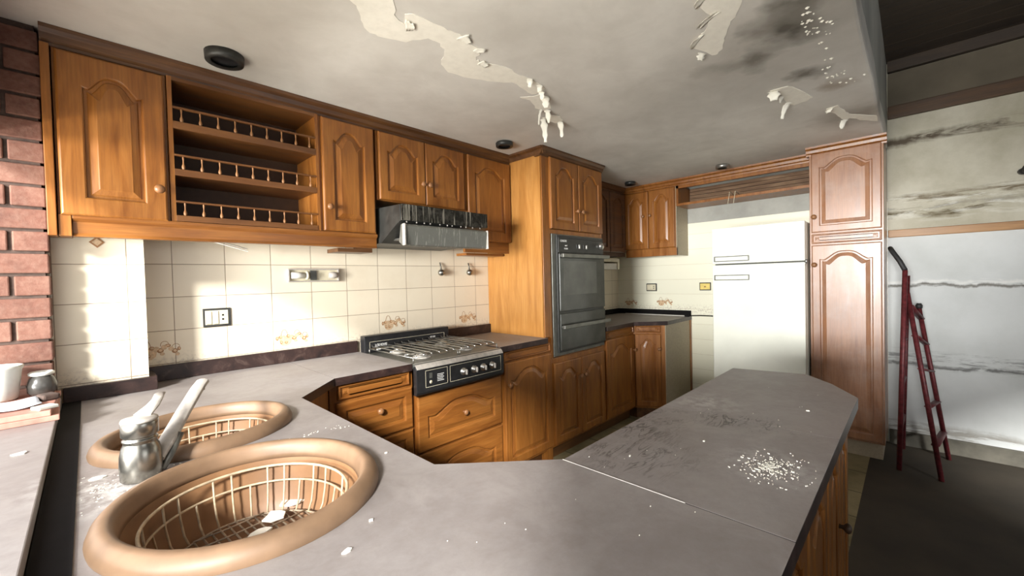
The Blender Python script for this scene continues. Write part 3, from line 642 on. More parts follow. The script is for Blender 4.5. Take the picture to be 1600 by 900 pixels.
# crown moulding round everything
def crownprof(yf): return [(yf+.05, 2.168), (yf-.004, 2.168), (yf-.006, 2.178), (yf-.016, 2.186), (yf-.020, 2.204), (yf-.034, 2.216), (yf-.036, 2.229), (yf+.05, 2.229)]
struct(MB().extr(crownprof(YU), 'x', -.925, 1.381).build('trim_7', 'crown'), 'dark crown moulding along the wall cabinets')
tc = MB(); tc.extr(crownprof(-.575), 'x', 1.36, 2.155)
tc.extr([(1.382, 2.18), (1.378, 2.18), (1.372, 2.19), (1.366, 2.205), (1.350, 2.217), (1.348, 2.229), (1.40, 2.229), (1.40, 2.18)], 'y', -.60, -.262)
struct(tc.build('trim_8', 'crown'), 'crown moulding on the tall oven cabinet')
# dark corner cabinet right of the tall unit
c = cab('wall_cabinet', (2.62, -.13, 1.5), 'dark wall cabinet tucked in the corner behind the tall oven cabinet')
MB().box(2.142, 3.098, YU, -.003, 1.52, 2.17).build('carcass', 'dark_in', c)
for x0 in (2.16, 2.47, 2.78): arch_panel((x0, YU, 1.56), AU, AW, .30, .60, .04, .02, .05, .007, c, 'door', 'crown')
struct(MB().extr(crownprof(YU), 'x', 2.142, 3.08).build('trim_9', 'crown'))
c = empty('wall_niche', (2.9, -.1, 1.39), 'pale box shelf under the dark corner wall cabinet', 'shelf')
MB().box(2.60, 3.085, -.20, -.003, 1.470, 1.505).build('top_board', 'cream', c, bevel=.003); MB().box(3.05, 3.085, -.20, -.003, 1.392, 1.469).build('side_board', 'cream', c, bevel=.002); MB().box(2.60, 3.049, -.19, -.003, 1.392, 1.455).build('drawer', 'white', c, bevel=.003)

# ================================================================== WALL CABINETS, RIGHT WALL
BU, BW = (0, -1, 0), (-1, 0, 0)
XB = 3.12
c = cab('wall_cabinet', (3.26, -.53, 1.5), 'two-door wall cabinet on the right wall above the corner worktop')
MB().box(XB, 3.398, -.790, -.264, 1.585, 2.17).build('carcass', 'wood', c, bevel=.0015)
MB().box(XB+.002, 3.398, -.797, -.791, 1.51, 2.17).build('side_panel', 'beige', c, label='pale beige side panel')
MB().box(XB-.005, XB+.02, -.797, -.264, 1.51, 1.584).build('bottom_rail', 'wood', c, bevel=.001)
for y0, ky in ((-.255, -.472), (-.522, -.545)):
    d = arch_panel((XB, y0, 1.588), BU, BW, .262, .575, .05, .02, .055, .008, c, 'door'); knob((XB-.019, ky, 1.915), '-x', d)
# open overhead shelf above the fridge
c = empty('overhead_shelf', (3.26, -1.32, 1.975), 'open wooden shelf spanning above the fridge, its back boards rotten', 'shelf')
MB().box(XB-.01, 3.398, -1.865, -.8, 1.975, 1.998).build('shelf', 'wood', c, bevel=.001, label='pale front-edged shelf board')
MB().box(XB-.01, 3.398, -.822, -.8, 1.998, 2.17).build('side_panel', 'wood', c); MB().box(XB-.01, XB+.015, -1.865, -.8, 2.14, 2.17).build('top_rail', 'wood', c)
sl = MB()
for i in range(5): sl.box(3.380-.004*(i % 2), 3.398, -1.86, -.83, 2.002+i*.034, 2.002+i*.034+.030)
sl.build('back_boards', 'bare', c, label='weathered greyish slats')
w_ = MB()
for dy in (0, .045):
    w_.tube([(3.20, -1.28-dy, 2.01), (3.14, -1.27-dy, 2.04), (3.10, -1.275-dy, 2.03), (3.098, -1.27-dy, 1.99), (3.10, -1.26-dy, 1.93)], .0022, 6)
tag(w_.build('hanging_cable', 'cream'), 'two thin cream cables hanging over the overhead shelf', 'cable')
def crownprofx(xf): return [(xf+.05, 2.168), (xf-.004, 2.168), (xf-.006, 2.178), (xf-.016, 2.186), (xf-.020, 2.204), (xf-.034, 2.216), (xf-.036, 2.229), (xf+.05, 2.229)]
struct(MB().extr(crownprofx(XB-.01), 'y', -1.864, -.225).build('trim_10', 'wood'), 'crown moulding above the right wall cabinets')
# pantry
c = cab('pantry_cabinet', (3.15, -2.08, 0), 'tall reddish pantry cabinet with two arched doors right of the fridge')
XPF = 2.92
MB().box(XPF, 3.398, -2.283, -1.872, .115, 2.195).build('carcass', 'woodred', c, bevel=.002)
MB().box(XPF+.04, 3.398, -2.27, -1.88, 0, .114).build('plinth', 'beige', c, label='pale beige plinth')
d = arch_panel((XPF, -1.885, 1.602), BU, BW, .388, .575, .055, .02, .052, .008, c, 'door', 'woodred'); knob((XPF-.019, -1.903, 1.715), '-x', d, k=1.15)
arch_panel((XPF, -1.885, 1.520), BU, BW, .388, .070, 0, .018, .012, .006, c, 'false_front', 'woodred', raised=.006)
d = arch_panel((XPF, -1.885, .130), BU, BW, .388, 1.378, .055, .02, .052, .008, c, 'door', 'woodred'); knob((XPF-.019, -1.903, 1.365), '-x', d, k=1.15)
MB().extr([(p[0], p[1]-.0) for p in crownprofx(XPF)], 'y', -2.30, -1.855).build('crown', 'wood', c)

# ================================================================== APPLIANCES
# fridge
c = empty('fridge', (3.08, -1.545, 0), 'white two-door fridge standing beside the pantry cabinet', 'fridge')
y0, y1, xf = -1.862, -1.225, 2.785
MB().box(xf+.065, 3.37, y0, y1, .03, 1.688).build('body', 'fridge', c, bevel=.008)
MB().box(xf+.052, xf+.066, y0+.008, y1-.008, .06, 1.68).build('gasket', 'fridge_dark', c)
d1 = MB().box(xf, xf+.052, y0, y1, 1.398, 1.689).build('freezer_door', 'fridge', c, bevel=.007, seg=3)
d2 = MB().box(xf, xf+.052, y0, y1, .06, 1.388).build('main_door', 'fridge', c, bevel=.007, seg=3)
for d, zh in ((d1, 1.437), (d2, 1.285)):
    h = MB(); h.box(xf-.014, xf-.001, -1.50, -1.245, zh-.022, zh-.016); h.box(xf-.014, xf-.001, -1.50, -1.245, zh+.016, zh+.022); h.box(xf-.014, xf-.001, -1.502, -1.495, zh-.022, zh+.022); h.box(xf-.014, xf-.001, -1.25, -1.243, zh-.022, zh+.022)
    h.build('handle_frame', 'ovenmetal', d, bevel=.002, label='thin dark metal frame of the handle')
    MB().box(xf-.008, xf-.001, -1.494, -1.251, zh-.015, zh+.015).build('handle', 'fridge', d, bevel=.003)
MB().box(xf-.003, xf-.0002, -1.50, -1.25, 1.325, 1.352).build('badge', 'printed', d2)
hg = MB().lathe([(0, 0), (.010, 0), (.010, .03), (0, .03)], (xf+.012, y0-.006, 1.378), 10).box(xf+.004, xf+.05, y0-.004, y0, 1.382, 1.404); hg.build('hinge', 'steel', c)
# built-in oven
c = empty('wall_oven', (1.8, -.57, .745), 'black built-in oven set in the tall cabinet', 'oven')
ox0, ox1, oy = 1.468, 2.138, -.578
MB().box(ox0, ox1, oy-.004, oy+.003, .752, 1.634).build('frame', 'ovenmetal', c, bevel=.002, label='grey metal surround')
MB().box(ox0+.045, ox1-.015, oy-.016, oy-.004, .775, 1.625).build('front', 'greyblack', c, bevel=.002)
cp = MB().box(ox0+.055, ox1-.02, oy-.022, oy-.016, 1.50, 1.605).build('control_panel', 'greyblack', c, bevel=.002)
knob((2.02, oy-.022, 1.560), '-y', cp, 'steel', 'oven_knob', 1.9)
for i, x in enumerate((1.74, 1.775, 1.83, 1.87)): MB().box(x, x+.016, oy-.026, oy-.022, 1.535, 1.565).build('button', 'steel' if i % 2 else 'black', cp, bevel=.001)
MB().box(ox0+.055, ox1-.02, oy-.020, oy-.016, 1.61, 1.622).build('vent_slot', 'black', c)
od = MB().box(ox0+.055, ox1-.02, oy-.030, oy-.016, 1.075, 1.492).build('oven_door', 'ovenglass', c, bevel=.003, label='dark reflective glass door')
MB().box(ox0+.10, ox1-.14, oy-.0315, oy-.030, 1.19, 1.44).build('window', 'greyglass', od)
h_ = MB().box(ox0+.05, ox1+.004, oy-.070, oy-.048, 1.462, 1.490); h_.box(ox0+.06, ox0+.08, oy-.05, oy-.03, 1.467, 1.485); h_.box(ox1-.04, ox1-.02, oy-.05, oy-.03, 1.467, 1.485); h_.build('handle', 'ovenmetal', od, bevel=.003)
gd = MB().box(ox0+.055, ox1-.02, oy-.030, oy-.016, .792, 1.055).build('grill_door', 'ovenglass', c, bevel=.003)
h_ = MB().box(ox0+.05, ox1+.004, oy-.070, oy-.048, .950, .976); h_.box(ox0+.06, ox0+.08, oy-.05, oy-.03, .955, .971); h_.box(ox1-.04, ox1-.02, oy-.05, oy-.03, .955, .971); h_.build('handle', 'ovenmetal', gd, bevel=.003)
# lettering helper: built-in font turned into a thin mesh
def text(body, size, loc, rot, parent, mat='printed', name='lettering', sx=1.):
    cu = bpy.data.curves.new(name, 'FONT'); cu.body = body; cu.size = size; cu.extrude = .0004; cu.offset = .0006; cu.align_x = 'LEFT'
    t = bpy.data.objects.new(name, cu); COL.objects.link(t); bpy.context.view_layer.update()
    me = bpy.data.meshes.new_from_object(t.evaluated_get(bpy.context.evaluated_depsgraph_get())); bpy.data.objects.remove(t)
    o = bpy.data.objects.new(name, me); COL.objects.link(o); me.materials.clear(); me.materials.append(M[mat]); o.parent = parent
    o.rotation_euler = rot; o.location = Vector(loc)-ORG[parent.name]; o.scale = (sx, 1, 1); return o
RA = (pi/2, 0, 0)
text('LONGVIE', .020, (1.545, oy-.0235, 1.578), RA, cp, sx=.9)
text('mod', .014, (1.60, oy-.0235, 1.548), RA, cp); text('H 2200', .014, (1.59, oy-.0235, 1.525), RA, cp)

# gas hob
c = empty('gas_hob', (.607, -.33, .735), 'black four-burner gas hob with wire grates and raised back', 'hob')
hx0, hx1 = .299, .915
MB().box(hx0, hx1, -.612, -.045, .870, .896).build('hob_tray', 'ovenmetal', c, bevel=.004, label='dusty metal top tray')
fp = MB().extr([(-.60, .735), (-.622, .735), (-.630, .75), (-.630, .868), (-.618, .885), (-.60, .885)], 'x', hx0, hx1).build('front_panel', 'black', c, bevel=.003)
MB().extr([(-.6185, .8852), (-.6305, .8685), (-.6315, .870), (-.6195, .8885), (-.60, .8975), (-.60, .8965)], 'x', hx0+.004, hx1-.004).build('front_trim', 'dustchrome', c)
bs = MB().box(hx0-.006, hx1-.006, -.095, -.04, .8965, .998).build('splash_back', 'black', c, bevel=.004)
def frame_line(x0, x1, z0, z1, y, w, parent, nm='panel_outline'):
    f = MB(); f.box(x0, x1, y-.0006, y, z0, z0+w); f.box(x0, x1, y-.0006, y, z1-w, z1); f.box(x0, x0+w, y-.0006, y, z0, z1); f.box(x1-w, x1, y-.0006, y, z0, z1); return f.build(nm, 'cream', parent)
frame_line(hx0+.025, hx1-.045, .916, .962, -.0952, .0018, bs)
text('LONGVIE', .022, (hx0+.06, -.0957, .930), RA, bs, sx=.85); text('CC 220', .016, (hx1-.16, -.0957, .936), RA, bs, sx=.8)
frame_line(.352, .492, .770, .858, -.6302, .0018, fp); frame_line(.508, .890, .770, .858, -.6302, .0018, fp)
for i in range(5): MB().box(.425, .468-.006*(i % 2), -.6308, -.6302, .826-i*.0085, .829-i*.0085).build('printed_line', 'printed', fp)
MB().lathe([(0, 0), (.009, 0), (.009, .0010), (0, .0010)], (.385, -.6302, .795), 12, '-y').build('ignition_button', 'cream', fp)
MB().box(.376, .394, -.6312, -.6302, .815, .842).build('printed_symbol', 'ovenmetal', fp, bevel=.001)
for x in (.600, .676, .744, .815):
    k_ = MB().lathe([(0, 0), (.022, 0), (.022, .004), (.017, .006), (.016, .022), (.013, .025), (0, .025)], (x, -.6302, .812), 20, '-y').build('burner_knob', 'steel', fp)
    MB().box(x-.003, x+.003, -.665, -.6535, .798, .826).build('knob_grip', 'dustchrome', k_, bevel=.001)
for bx, by, r in ((.44, -.47, .042), (.76, -.47, .034), (.44, -.22, .034), (.76, -.22, .042)):
    b1 = MB().lathe([(0, 0), (r*1.25, 0), (r*1.2, .006), (r*.8, .009), (r*.78, .018), (0, .018)], (bx, by, .8962), 20).build('burner', 'dustchrome', c)
    MB().lathe([(0, .0182), (r*.7, .0182), (r*.72, .024), (r*.55, .028), (0, .029)], (bx, by, .8962), 20).build('burner_cap', 'steel', b1)
for gx0, gx1 in ((.312, .600), (.614, .902)):
    g = MB(); zg = .936
    g.tube([(gx0, -.585, zg-.012), (gx1, -.585, zg-.012), (gx1, -.115, zg-.012), (gx0, -.115, zg-.012)], .0032, 6, closed=True)
    for i in range(6):
        x = gx0+.02+(gx1-gx0-.04)*i/5
        g.tube([(x, -.108, zg+.006), (x, -.118, zg-.004), (x, -.14, zg), (x, -.56, zg), (x, -.583, zg-.006)], .0030, 6)
    for y in (-.20, -.35, -.50): g.tube([(gx0, y, zg-.006), (gx1, y, zg-.006)], .0028, 6)
    for (x, y) in ((gx0, -.585), (gx1, -.585), (gx0, -.115), (gx1, -.115)): g.tube([(x, y, zg-.012), (x, y, .8965)], .0032, 6)
    g.build('pan_grate', 'steel', c)

# cooker hood
c = empty('cooker_hood', (.62, -.25, 1.505), 'streaked black and steel cooker hood under the two-door cabinet', 'hood')
MB().extr([(-.003, 1.745), (-.49, 1.725), (-.495, 1.640), (-.46, 1.628), (-.28, 1.535), (-.003, 1.530)], 'x', .318, .928).build('hood_body', 'greyblack', c, bevel=.003)
MB().box(.322, .926, -.505, -.494, 1.640, 1.726).build('control_strip', 'hoodblack', c, bevel=.002)
v = MB(); v.extr([(-.470, 1.622), (-.505, 1.622), (-.517, 1.610), (-.507, 1.512), (-.490, 1.505), (-.45, 1.53)], 'x', .330, .912); v.build('visor', 'visor', c, bevel=.004, label='smoky grey pull-out visor')
for x0 in (.324, .910): MB().box(x0, x0+.008, -.521, -.495, 1.508, 1.622).build('visor_trim', 'dustchrome', c, bevel=.002)
gb = MB()
for i in range(11): gb.lathe([(0, 0), (.0045, 0), (.0045, .003), (0, .003)], (.36+i*.05+random.uniform(-.01, .01), -.4955, 1.634), 6, '-y')
gb.build('rivets', 'dustchrome', c)
MB().box(.38, .86, -.45, -.30, 1.55, 1.56).build('grease_filter', 'steel', c)

# ================================================================== SMALL WALL THINGS
c = empty('roll_holder', (.05, -.02, 1.33), 'chrome roll holder fixed on the back wall tiles', 'holder')
MB().box(-.086, .188, -.006, -.0005, 1.328, 1.402).build('back_plate', 'cream', c, bevel=.002)
f_ = MB(); f_.box(-.086, .188, -.022, -.006, 1.328, 1.335); f_.box(-.086, .188, -.022, -.006, 1.395, 1.402); f_.box(-.086, -.078, -.022, -.006, 1.335, 1.395); f_.box(.180, .188, -.022, -.006, 1.335, 1.395); f_.build('frame', 'dustchrome', c, bevel=.002)
MB().tube([(-.070, -.022, 1.365), (.0, -.022, 1.365)], .017, 14).build('roll_tube', 'white', c); MB().lathe([(.017, 0), (.024, .002), (.024, .012), (.012, .014), (0, .008)], (.0, -.026, 1.365), 18, 'x').build('roll_end', 'cream', c)
MB().lathe([(0, 0), (.018, 0), (.018, .035), (.012, .045), (0, .045)], (.13, -.022, 1.365), 16, 'x').build('spindle_cap', 'dustchrome', c); MB().box(.03, .065, -.014, -.006, 1.338, 1.392).build('clip', 'ovenmetal', c, bevel=.002)
def outlet(ctr, plane, w, h, label, mats, n=3):
    u, z = ctr
    if plane == 'A': B = lambda a0, a1, z0, z1, n0, n1: MB().box(u+a0, u+a1, -n1, -n0, z+z0, z+z1); loc = (u, 0, z)
    else: B = lambda a0, a1, z0, z1, n0, n1: MB().box(3.4-n1, 3.4-n0, u-a1, u-a0, z+z0, z+z1); loc = (3.4, u, z)
    c = empty('wall_outlet', loc, label, 'outlet')
    B(-w/2, w/2, -h/2, h/2, .0005, .007).build('cover_plate', mats[0], c, bevel=.002)
    if n:
        B(-w/2+.008, w/2-.012, -h/2+.010, h/2-.010, .007, .009).build('insert', mats[1], c, bevel=.001)
        ww = (w-.030)/n
        for i in range(n):
            a = -w/2+.011+i*ww
            if i < n-1: B(a, a+ww-.005, -h/2+.013, h/2-.013, .009, .013).build('rocker_switch', mats[1], c, bevel=.002)
            else:
                for dz_ in (-.010, .010):
                    B(a+ww/2-.005, a+ww/2+.004, dz_-.0045, dz_+.0045, .009, .0096).build('socket_hole', 'black', c)
    return c
outlet((-.404, 1.167), 'A', .112, .088, 'dark-framed outlet with two switches on the sunlit left tiles', ('greyblack', 'cream'))
outlet((-.404, 1.192), 'B', .118, .082, 'dark-framed switch outlet above the far corner worktop', ('greyblack', 'cream'))
c = outlet((-.957, 1.198), 'B', .108, .078, 'dark-framed cover with yellow centre beside the fridge', ('greyblack', 'yellow'), 0)
MB().box(3.388, 3.393, -1.003, -.911, 1.168, 1.228).build('insert', 'yellow', c, bevel=.002); MB().lathe([(0, 0), (.008, 0), (.006, .008), (0, .008)], (3.388, -.957, 1.196), 10, '-x').build('screw', 'orange', c)
for i, (x, lb) in enumerate(((.912, 'chrome gas tap with stem on the tiles, the one nearer the hood'), (1.172, 'chrome gas tap with stem on the tiles, the one nearer the oven cabinet'))):
    c = empty('wall_tap', (x, 0, 1.37), lb, 'tap', 'chrome taps on the back tiles')
    MB().tube([(x, -.012, 1.445), (x, -.020, 1.42), (x, -.024, 1.395)], [.006, .006, .008], 10, flat=(1, .8)).build('stem', 'ovenmetal', c)
    MB().lathe([(0, -.024), (.014, -.021), (.022, -.010), (.024, 0), (.022, .010), (.012, .021), (0, .024)], (x, -.026, 1.375), 18, '-y').build('tap_body', 'chrome', c)
c = empty('cable_duct', (-.40, -.14, 1.50), 'pair of white cable ducts dangling from under the left wall cabinets', 'duct')
for k in (0, 1): MB().tube([(-.56, -.185-.012*k, 1.583-.012*k), (-.43, -.15-.012*k, 1.528-.012*k), (-.290, -.095-.012*k, 1.494-.012*k)], .008, 4, flat=(.35, 1)).build('duct_strip', 'printed', c)
# downlights in the ceiling
for i, (x, y, lb, k) in enumerate(((-.43, -.47, 'black recessed ceiling lamp above the open shelves', 1.15), (1.13, -.47, 'black recessed ceiling lamp in front of the hood cabinets', 1), (2.86, -.46, 'black recessed ceiling lamp in the far corner', .9), (2.90, -1.28, 'black recessed ceiling lamp in front of the overhead shelf', .9))):
    c = empty('ceiling_lamp', (x, y, ZC-.03), lb, 'ceiling lamp', 'recessed ceiling lamps')
    MB().lathe([(.040*k, 0), (.056*k, -.001), (.058*k, .022 if i else .03), (.052*k, .0285), (.050*k, .004), (.040*k, .004)][::-1], (x, y, ZC-.030), 24).build('lamp_ring', 'steel' if i == 3 else 'greyblack', c)
    MB().lathe([(0, .014), (.042*k, .014), (.046*k, .010), (.046*k, .027), (0, .027)], (x, y, ZC-.030), 20).build('lamp_can', 'black', c)
o = MB(); o.tube([(3.40, -2.93, 1.93), (3.34, -2.93, 1.925), (3.31, -2.945, 1.91)], .02, 10); o.lathe([(0, 0), (.03, 0), (.045, .06), (.04, .065), (0, .04)], (3.31, -2.94, 1.935), 16, (-.6, -.5, -.3))
tag(o.build('wall_lamp', 'rubber'), 'small black lamp at the far right of the mouldy wall', 'lamp')

# ================================================================== SINKS, BASKETS, TAP
def sink(i, label):
    cx, cy, a, b, rt = SINKS[i]; c = empty('sink', (cx, cy, .74), label, 'sink', 'round caramel sinks')
    def lp(prof, nm, mt): 
        mb = MB(); bm = mb.bm; n = 64; rs = []
        for off, z in prof:
            rs.append([bm.verts.new((*p, z)) for p in ell(cx, cy, a+off, b+off, rt, n)])
        for p, q in zip(rs, rs[1:]):
            for k in range(n): f = bm.faces.new((p[k], p[(k+1) % n], q[(k+1) % n], q[k])); f.smooth = True
        return mb, rs
    mb, rs = lp([(0, .9003), (.0015, .908), (-.003, .920), (-.012, .929), (-.024, .932), (-.031, .928), (-.036, .918), (-.0385, .904), (-.040, .893), (-.031, .892), (-.031, .9003)], '', '')
    mb.build('rim', 'sink', c)
    mb, rs = lp([(-.040, .893), (-.044, .86), (-.054, .80), (-.070, .762), (-.09, .744), (-.13, .738), (-.2, .736)], '', '')
    mb.bm.faces.new(rs[-1]); mb.build('bowl', 'sinkin', c)
    MB().lathe([(0, .001), (.02, .001), (.028, .0035), (.034, .002), (.034, .0)], (cx+.02, cy+.02, .7362), 18).build('drain', 'chrome', c)
    return c
sink(0, 'nearest round caramel enamel sink, left foreground'); sink(1, 'farther round caramel enamel sink behind the mixer tap')
def basket(i, label, far=False):
    cx, cy, a, b, rt = SINKS[i]; c = empty('dish_basket', (cx, cy, .75), label, 'basket', 'wire baskets in the sinks')
    A, Bq = a-.062, b-.062
    def pt(t, k, z): 
        x = k*A*math.cos(t); y = k*Bq*math.sin(t); return (cx+x*math.cos(rt)-y*math.sin(rt), cy+x*math.sin(rt)+y*math.cos(rt), z)
    n = 60
    MB().tube([pt(2*pi*k/n, 1, .886) for k in range(n)], .0030, 8, closed=True).build('rim_wire', 'wire', c)
    MB().tube([pt(2*pi*k/n, .985, .850) for k in range(n)], .0024, 8, closed=True).build('middle_wire', 'wire', c)
    m_ = MB().tube([pt(2*pi*k/n, .86, .786) for k in range(n)], .0024, 8, closed=True)
    for k in range(-8, 9):
        s_ = k/9*.86; e = math.sqrt(max(0, .86**2-s_**2))
        p = lambda u, v, z: pt(math.atan2(v, u), math.hypot(u, v), z)
        m_.tube([p(s_, -e, .786), p(s_, 0, .782), p(s_, e, .786)], .0020, 6)
        if k % 2 == 0: m_.tube([p(-e, s_, .789), p(0, s_, .786), p(e, s_, .789)], .0020, 6)
    m_.build('bottom_grid', 'bottomwire', c)
    for k in range(30):
        t = 2*pi*k/30; top = .886 if k % 3 else .850
        MB().tube([pt(t, 1 if k % 3 else .985, top), pt(t, .975, .84), pt(t, .93, .805), pt(t, .86, .786)], .0022, 6).build('side_wire', 'wire', c)
basket(0, 'cream wire basket inside the nearest sink, plaster scraps in it'); basket(1, 'cream wire basket inside the farther sink')
for i, (x, y, r) in enumerate(((-.560, -1.385, .024), (-.505, -1.345, .026), (-.60, -1.43, .018))):
    mb = MB(); rnd = random.Random(i+50)
    pl = [(x+r*rnd.uniform(.6, 1.3)*math.cos(t*pi/4), y+r*rnd.uniform(.6, 1.2)*math.sin(t*pi/4)) for t in range(8)]
    o = mb.prism(pl, .7925, .796).build('plaster_scrap', 'flake')
    tag(o, ['middle white plaster scrap on the wire floor of the near sink', 'white plaster scrap farthest from the tap in the near sink basket', 'white plaster scrap nearest the tap in the near sink basket'][i], 'debris', 'plaster scraps in the sink basket')
# mixer tap
c = empty('mixer_tap', (-.766, -1.205, .9), 'chrome mixer tap with long dusty spout standing between the sinks', 'tap')
tx, ty = -.767, -1.205
MB().lathe([(0, .0005), (.033, .0005), (.0355, .004), (.0365, .03), (.0355, .055), (.032, .072), (.0285, .079), (.0285, .083), (.0305, .086), (.0305, .089), (.0275, .091), (.0275, .094), (.0318, .097), (.0322, .124), (.031, .127), (0, .128)], (tx, ty, .9), 32).build('tap_body', 'chrome', c)
MB().lathe([(0, 0), (.031, 0), (.0325, .002), (.031, .006), (.02, .009), (0, .010)], (tx, ty, 1.026), 28).build('cap', 'dustchrome', c)
lv = MB(); lv.tube([(tx+.005, ty+.005, 1.036), (tx+.025, ty+.03, 1.048), (tx+.036, ty+.055, 1.056), (tx+.043, ty+.080, 1.063)], [.018, .014, .011, .011], 10, flat=(.35, 1)); lv.build('lever', 'dustchrome', c)
sp = MB(); sp.tube([(tx+.025, ty+.01, .935), (tx+.050, ty+.03, .965), (tx+.085, ty+.085, 1.005), (tx+.125, ty+.15, 1.046), (tx+.140, ty+.172, 1.058)], [.020, .020, .019, .018, .017], 10, flat=(.62, 1)); sp.lathe([(.0, 0), (.008, 0), (.008, .012), (0, .012)], (tx+.136, ty+.168, 1.036), 12); sp.build('spout', 'dustchrome', c, bevel=.001)
MB().tube([(tx+.034, ty-.004, .909), (tx+.052, ty+.008, .935), (tx+.072, ty+.03, .972)], [.007, .007, .008], 8).build('stay', 'ovenmetal', c)

# ================================================================== THINGS ON THE LEFT SILL
def box_thing(name, size, loc, rz, mat, label, cat, group=None, bev=.002):
    w, d, h = size; o = MB().box(-w/2, w/2, -d/2, d/2, 0, h).build(name, mat, bevel=bev); o.location = loc; o.rotation_euler = (0, 0, rz); return tag(o, label, cat, group)
box_thing('terracotta_slab', (.215, .34, .016), (-1.018, -.452, .9355), .03, 'redtile', 'reddish slab on the sill, lowest of the stack', 'slab', 'slabs stacked on the sill')
box_thing('terracotta_slab', (.21, .33, .016), (-1.022, -.452, .9520), -.03, 'redtile', 'reddish slab on the sill, right under the bluish paper', 'slab', 'slabs stacked on the sill')
box_thing('stone_chunk', (.045, .04, .010), (-.935, -.585, .9683), .5, 'ceramic', 'small pale stone chip on the front edge of the slab stack', 'stone', bev=.003)
box_thing('stone_chunk', (.04, .05, .020), (-.935, -.44, .9683), .4, 'mortar', 'dark rubble lump beside the paper on the stack', 'stone', bev=.006)
o = MB(); bm = o.bm
g = [[bm.verts.new((-.10+.0175*i, -.08+.022*j, .004*math.sin(i*.8)+.003*math.cos(j*1.1)+.007)) for j in range(8)] for i in range(10)]
for i in range(9):
    for j in range(7): f = bm.faces.new((g[i][j], g[i+1][j], g[i+1][j+1], g[i][j+1])); f.smooth = True
o = o.build('paper_sheet', 'paper'); o.location = (-1.030, -.485, .9695); o.rotation_euler = (0, 0, .12); so = o.modifiers.new('t', 'SOLIDIFY'); so.thickness = .003; tag(o, 'bluish white paper lying on the slabs on the sill', 'paper')
c = MB().lathe([(0, 0), (.038, 0), (.043, .006), (.052, .095), (.056, .102), (.056, .110), (.050, .110), (.047, .098), (.038, .01), (0, .008)], (-1.045, -.335, .9684), 32).build('plant_pot', 'ceramic'); tag(c, 'greyish white round pot on the slabs against the bricks', 'pot')
c = empty('glass_jar', (-.953, -.325, .9684), 'small dark jar with pale rim next to the white pot', 'jar')
MB().lathe([(0, 0), (.026, 0), (.034, .012), (.036, .034), (.030, .056), (.022, .066)], (-.953, -.325, .9684), 24).build('jar_body', 'darkjar', c); MB().lathe([(.022, .064), (.030, .067), (.031, .074), (.026, .078), (.019, .074), (.019, .066)], (-.953, -.325, .9684), 24).build('jar_rim', 'ceramic', c)

# ================================================================== LADDER
c = empty('folding_ladder', (3.0, -2.42, 0), 'old red folding ladder leaning against the mouldy wall', 'ladder')
def rail(p, q, nm='rail', r=.016, mat='redpaint'): return MB().tube([p, q], r, 8, flat=(1, .7)).build(nm, mat, c)
rail((2.84, -2.352, .0), (2.87, -2.385, 1.31)); rail((3.30, -2.365, .0), (3.30, -2.395, 1.27))
rail((2.80, -2.545, .0), (2.93, -2.395, 1.16)); rail((3.25, -2.595, .0), (3.22, -2.452, 1.04))
for t, (w) in ((.18, 1), (.38, 1), (.58, 1), (.76, 1), (.93, 1)):
    a = Vector((2.80, -2.545, .0)).lerp(Vector((2.93, -2.395, 1.16)), t); b = Vector((3.25, -2.595, .0)).lerp(Vector((3.22, -2.452, 1.04)), t)
    MB().tube([a, b], .016, 8, flat=(.5, 1.3)).build('step', 'redpaint', c)
for t in (.2, .42, .64, .86):
    a = Vector((2.84, -2.352, .0)).lerp(Vector((2.87, -2.385, 1.31)), t); b = Vector((3.30, -2.365, .0)).lerp(Vector((3.30, -2.395, 1.27)), t)
    MB().tube([a, b], .011, 8).build('rear_rung', 'redpaint', c)
MB().tube([(2.87, -2.385, 1.31), (2.90, -2.36, 1.37), (2.90, -2.325, 1.435), (2.96, -2.312, 1.462)], .014, 8).build('top_handle', 'rubber', c, label='black curved top handle')
MB().lathe([(0, 0), (.018, 0), (.020, .02), (.012, .035), (0, .035)], (3.22, -2.452, 1.04), 10).build('rail_cap', 'rubber', c)

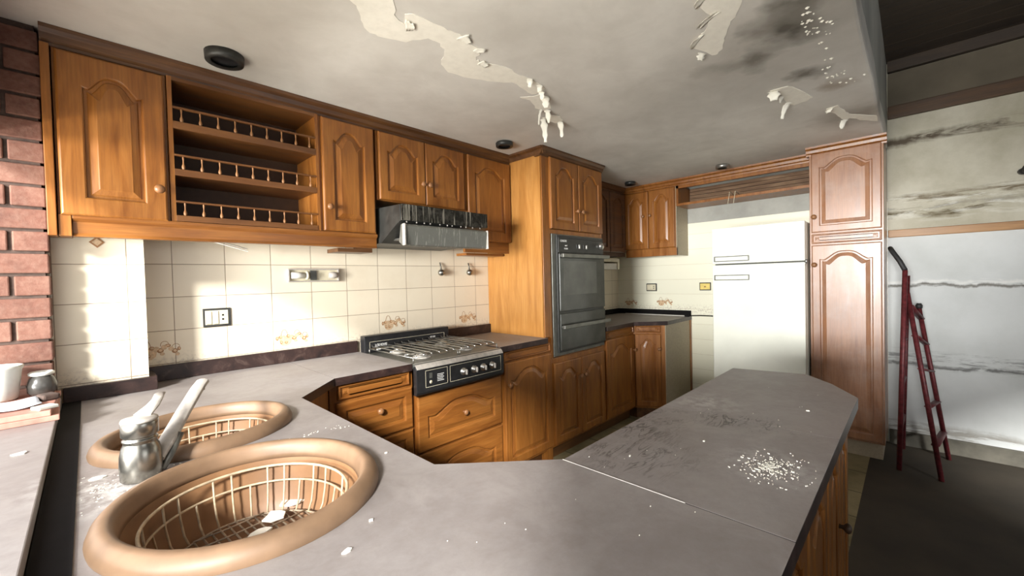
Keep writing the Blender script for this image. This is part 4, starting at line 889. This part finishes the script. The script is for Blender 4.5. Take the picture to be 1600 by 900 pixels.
# ================================================================== DEBRIS ON THE WORKTOPS
lab = ['large white paint chip on the worktop in front of the near sink', 'small white chip on the worktop right of the near sink', 'white crumb near the far end of the peninsula', 'tiny white crumb in the middle of the peninsula beside the faint scuff', 'tiny white crumb on the peninsula just beyond the seam', 'white sliver on the sill, the one nearer the bricks', 'white paint sliver by the left rim of the near sink', 'pale plaster flake on the painted shadow strip left of the tap', 'pale crumb on the worktop between near sink and inner edge']
for i, (x, y, z, r) in enumerate(((-.57, -1.79, .9003, .008), (-.506, -1.74, .9003, .004), (.647, -2.193, .9003, .007), (.216, -2.045, .9003, .004), (.02, -1.95, .9003, .004), (-.958, -.92, .9353, .014), (-.842, -1.60, .9003, .010), (-.835, -1.135, .9003, .018), (-.345, -1.50, .9003, .004))):
    rnd = random.Random(i+9); pl = [(x+r*rnd.uniform(.6, 1.3)*math.cos(t*pi/3), y+r*rnd.uniform(.35, .9)*math.sin(t*pi/3)) for t in range(6)]
    tag(MB().prism(pl, z, z+.0025).build('plaster_chip', 'flake'), lab[i], 'debris', 'loose plaster chips')
st = MB(); rnd = random.Random(77)
for i in range(420):
    t = rnd.uniform(0, 2*pi); q = min(1.25, abs(rnd.gauss(0, .55))); x = .165+.085*q*math.cos(t); y = -2.20+.062*q*math.sin(t); r = rnd.choice((.0007, .001, .0014, .0018, .003)); r2 = r*rnd.uniform(.2, .7)
    a = rnd.uniform(0, pi); pl = [(x+r*math.cos(k)*math.cos(a)-r2*math.sin(k)*math.sin(a), y+r*math.cos(k)*math.sin(a)+r2*math.sin(k)*math.cos(a)) for k in (0, 1.4, 2.9, 4.4)]
    st.prism(pl, .9003, .9003+rnd.uniform(.0008, .002))
o = st.build('plaster_crumbs', 'flake'); tag(o, 'patch of shiny white crumbs scattered near the peninsula edge', 'debris', kind='stuff')
st = MB()
for i in range(300):
    k = rnd.random()*.86
    if k < .5: x, y = rnd.gauss(-.78, .06), rnd.gauss(-1.22, .07)
    elif k < .75: x, y = rnd.uniform(-.86, -.32), rnd.gauss(-1.22, .012)
    else: x, y = rnd.uniform(-.89, 1.0), rnd.uniform(-2.25, -1.86)
    r = rnd.uniform(.0006, .0028 if k < .75 else .0016)
    if (x-tx)**2+(y-ty)**2 < .04**2: continue
    bad = False
    for (cx, cy, a_, b_, rt) in SINKS:
        if ((x-cx)/(a_+.003))**2+((y-cy)/(b_+.003))**2 < 1.06: bad = True
    if bad or x > .9 or (x > -.12 and y > -1.87): continue
    st.prism([(x+r*math.cos(q+i), y+r*.7*math.sin(q+i)) for q in (0, 1.5, 3, 4.6)], .9002, .9012)
o = st.build('plaster_dust', 'flake'); tag(o, 'fine white plaster grit sprinkled over the sink worktop', 'debris', kind='stuff')
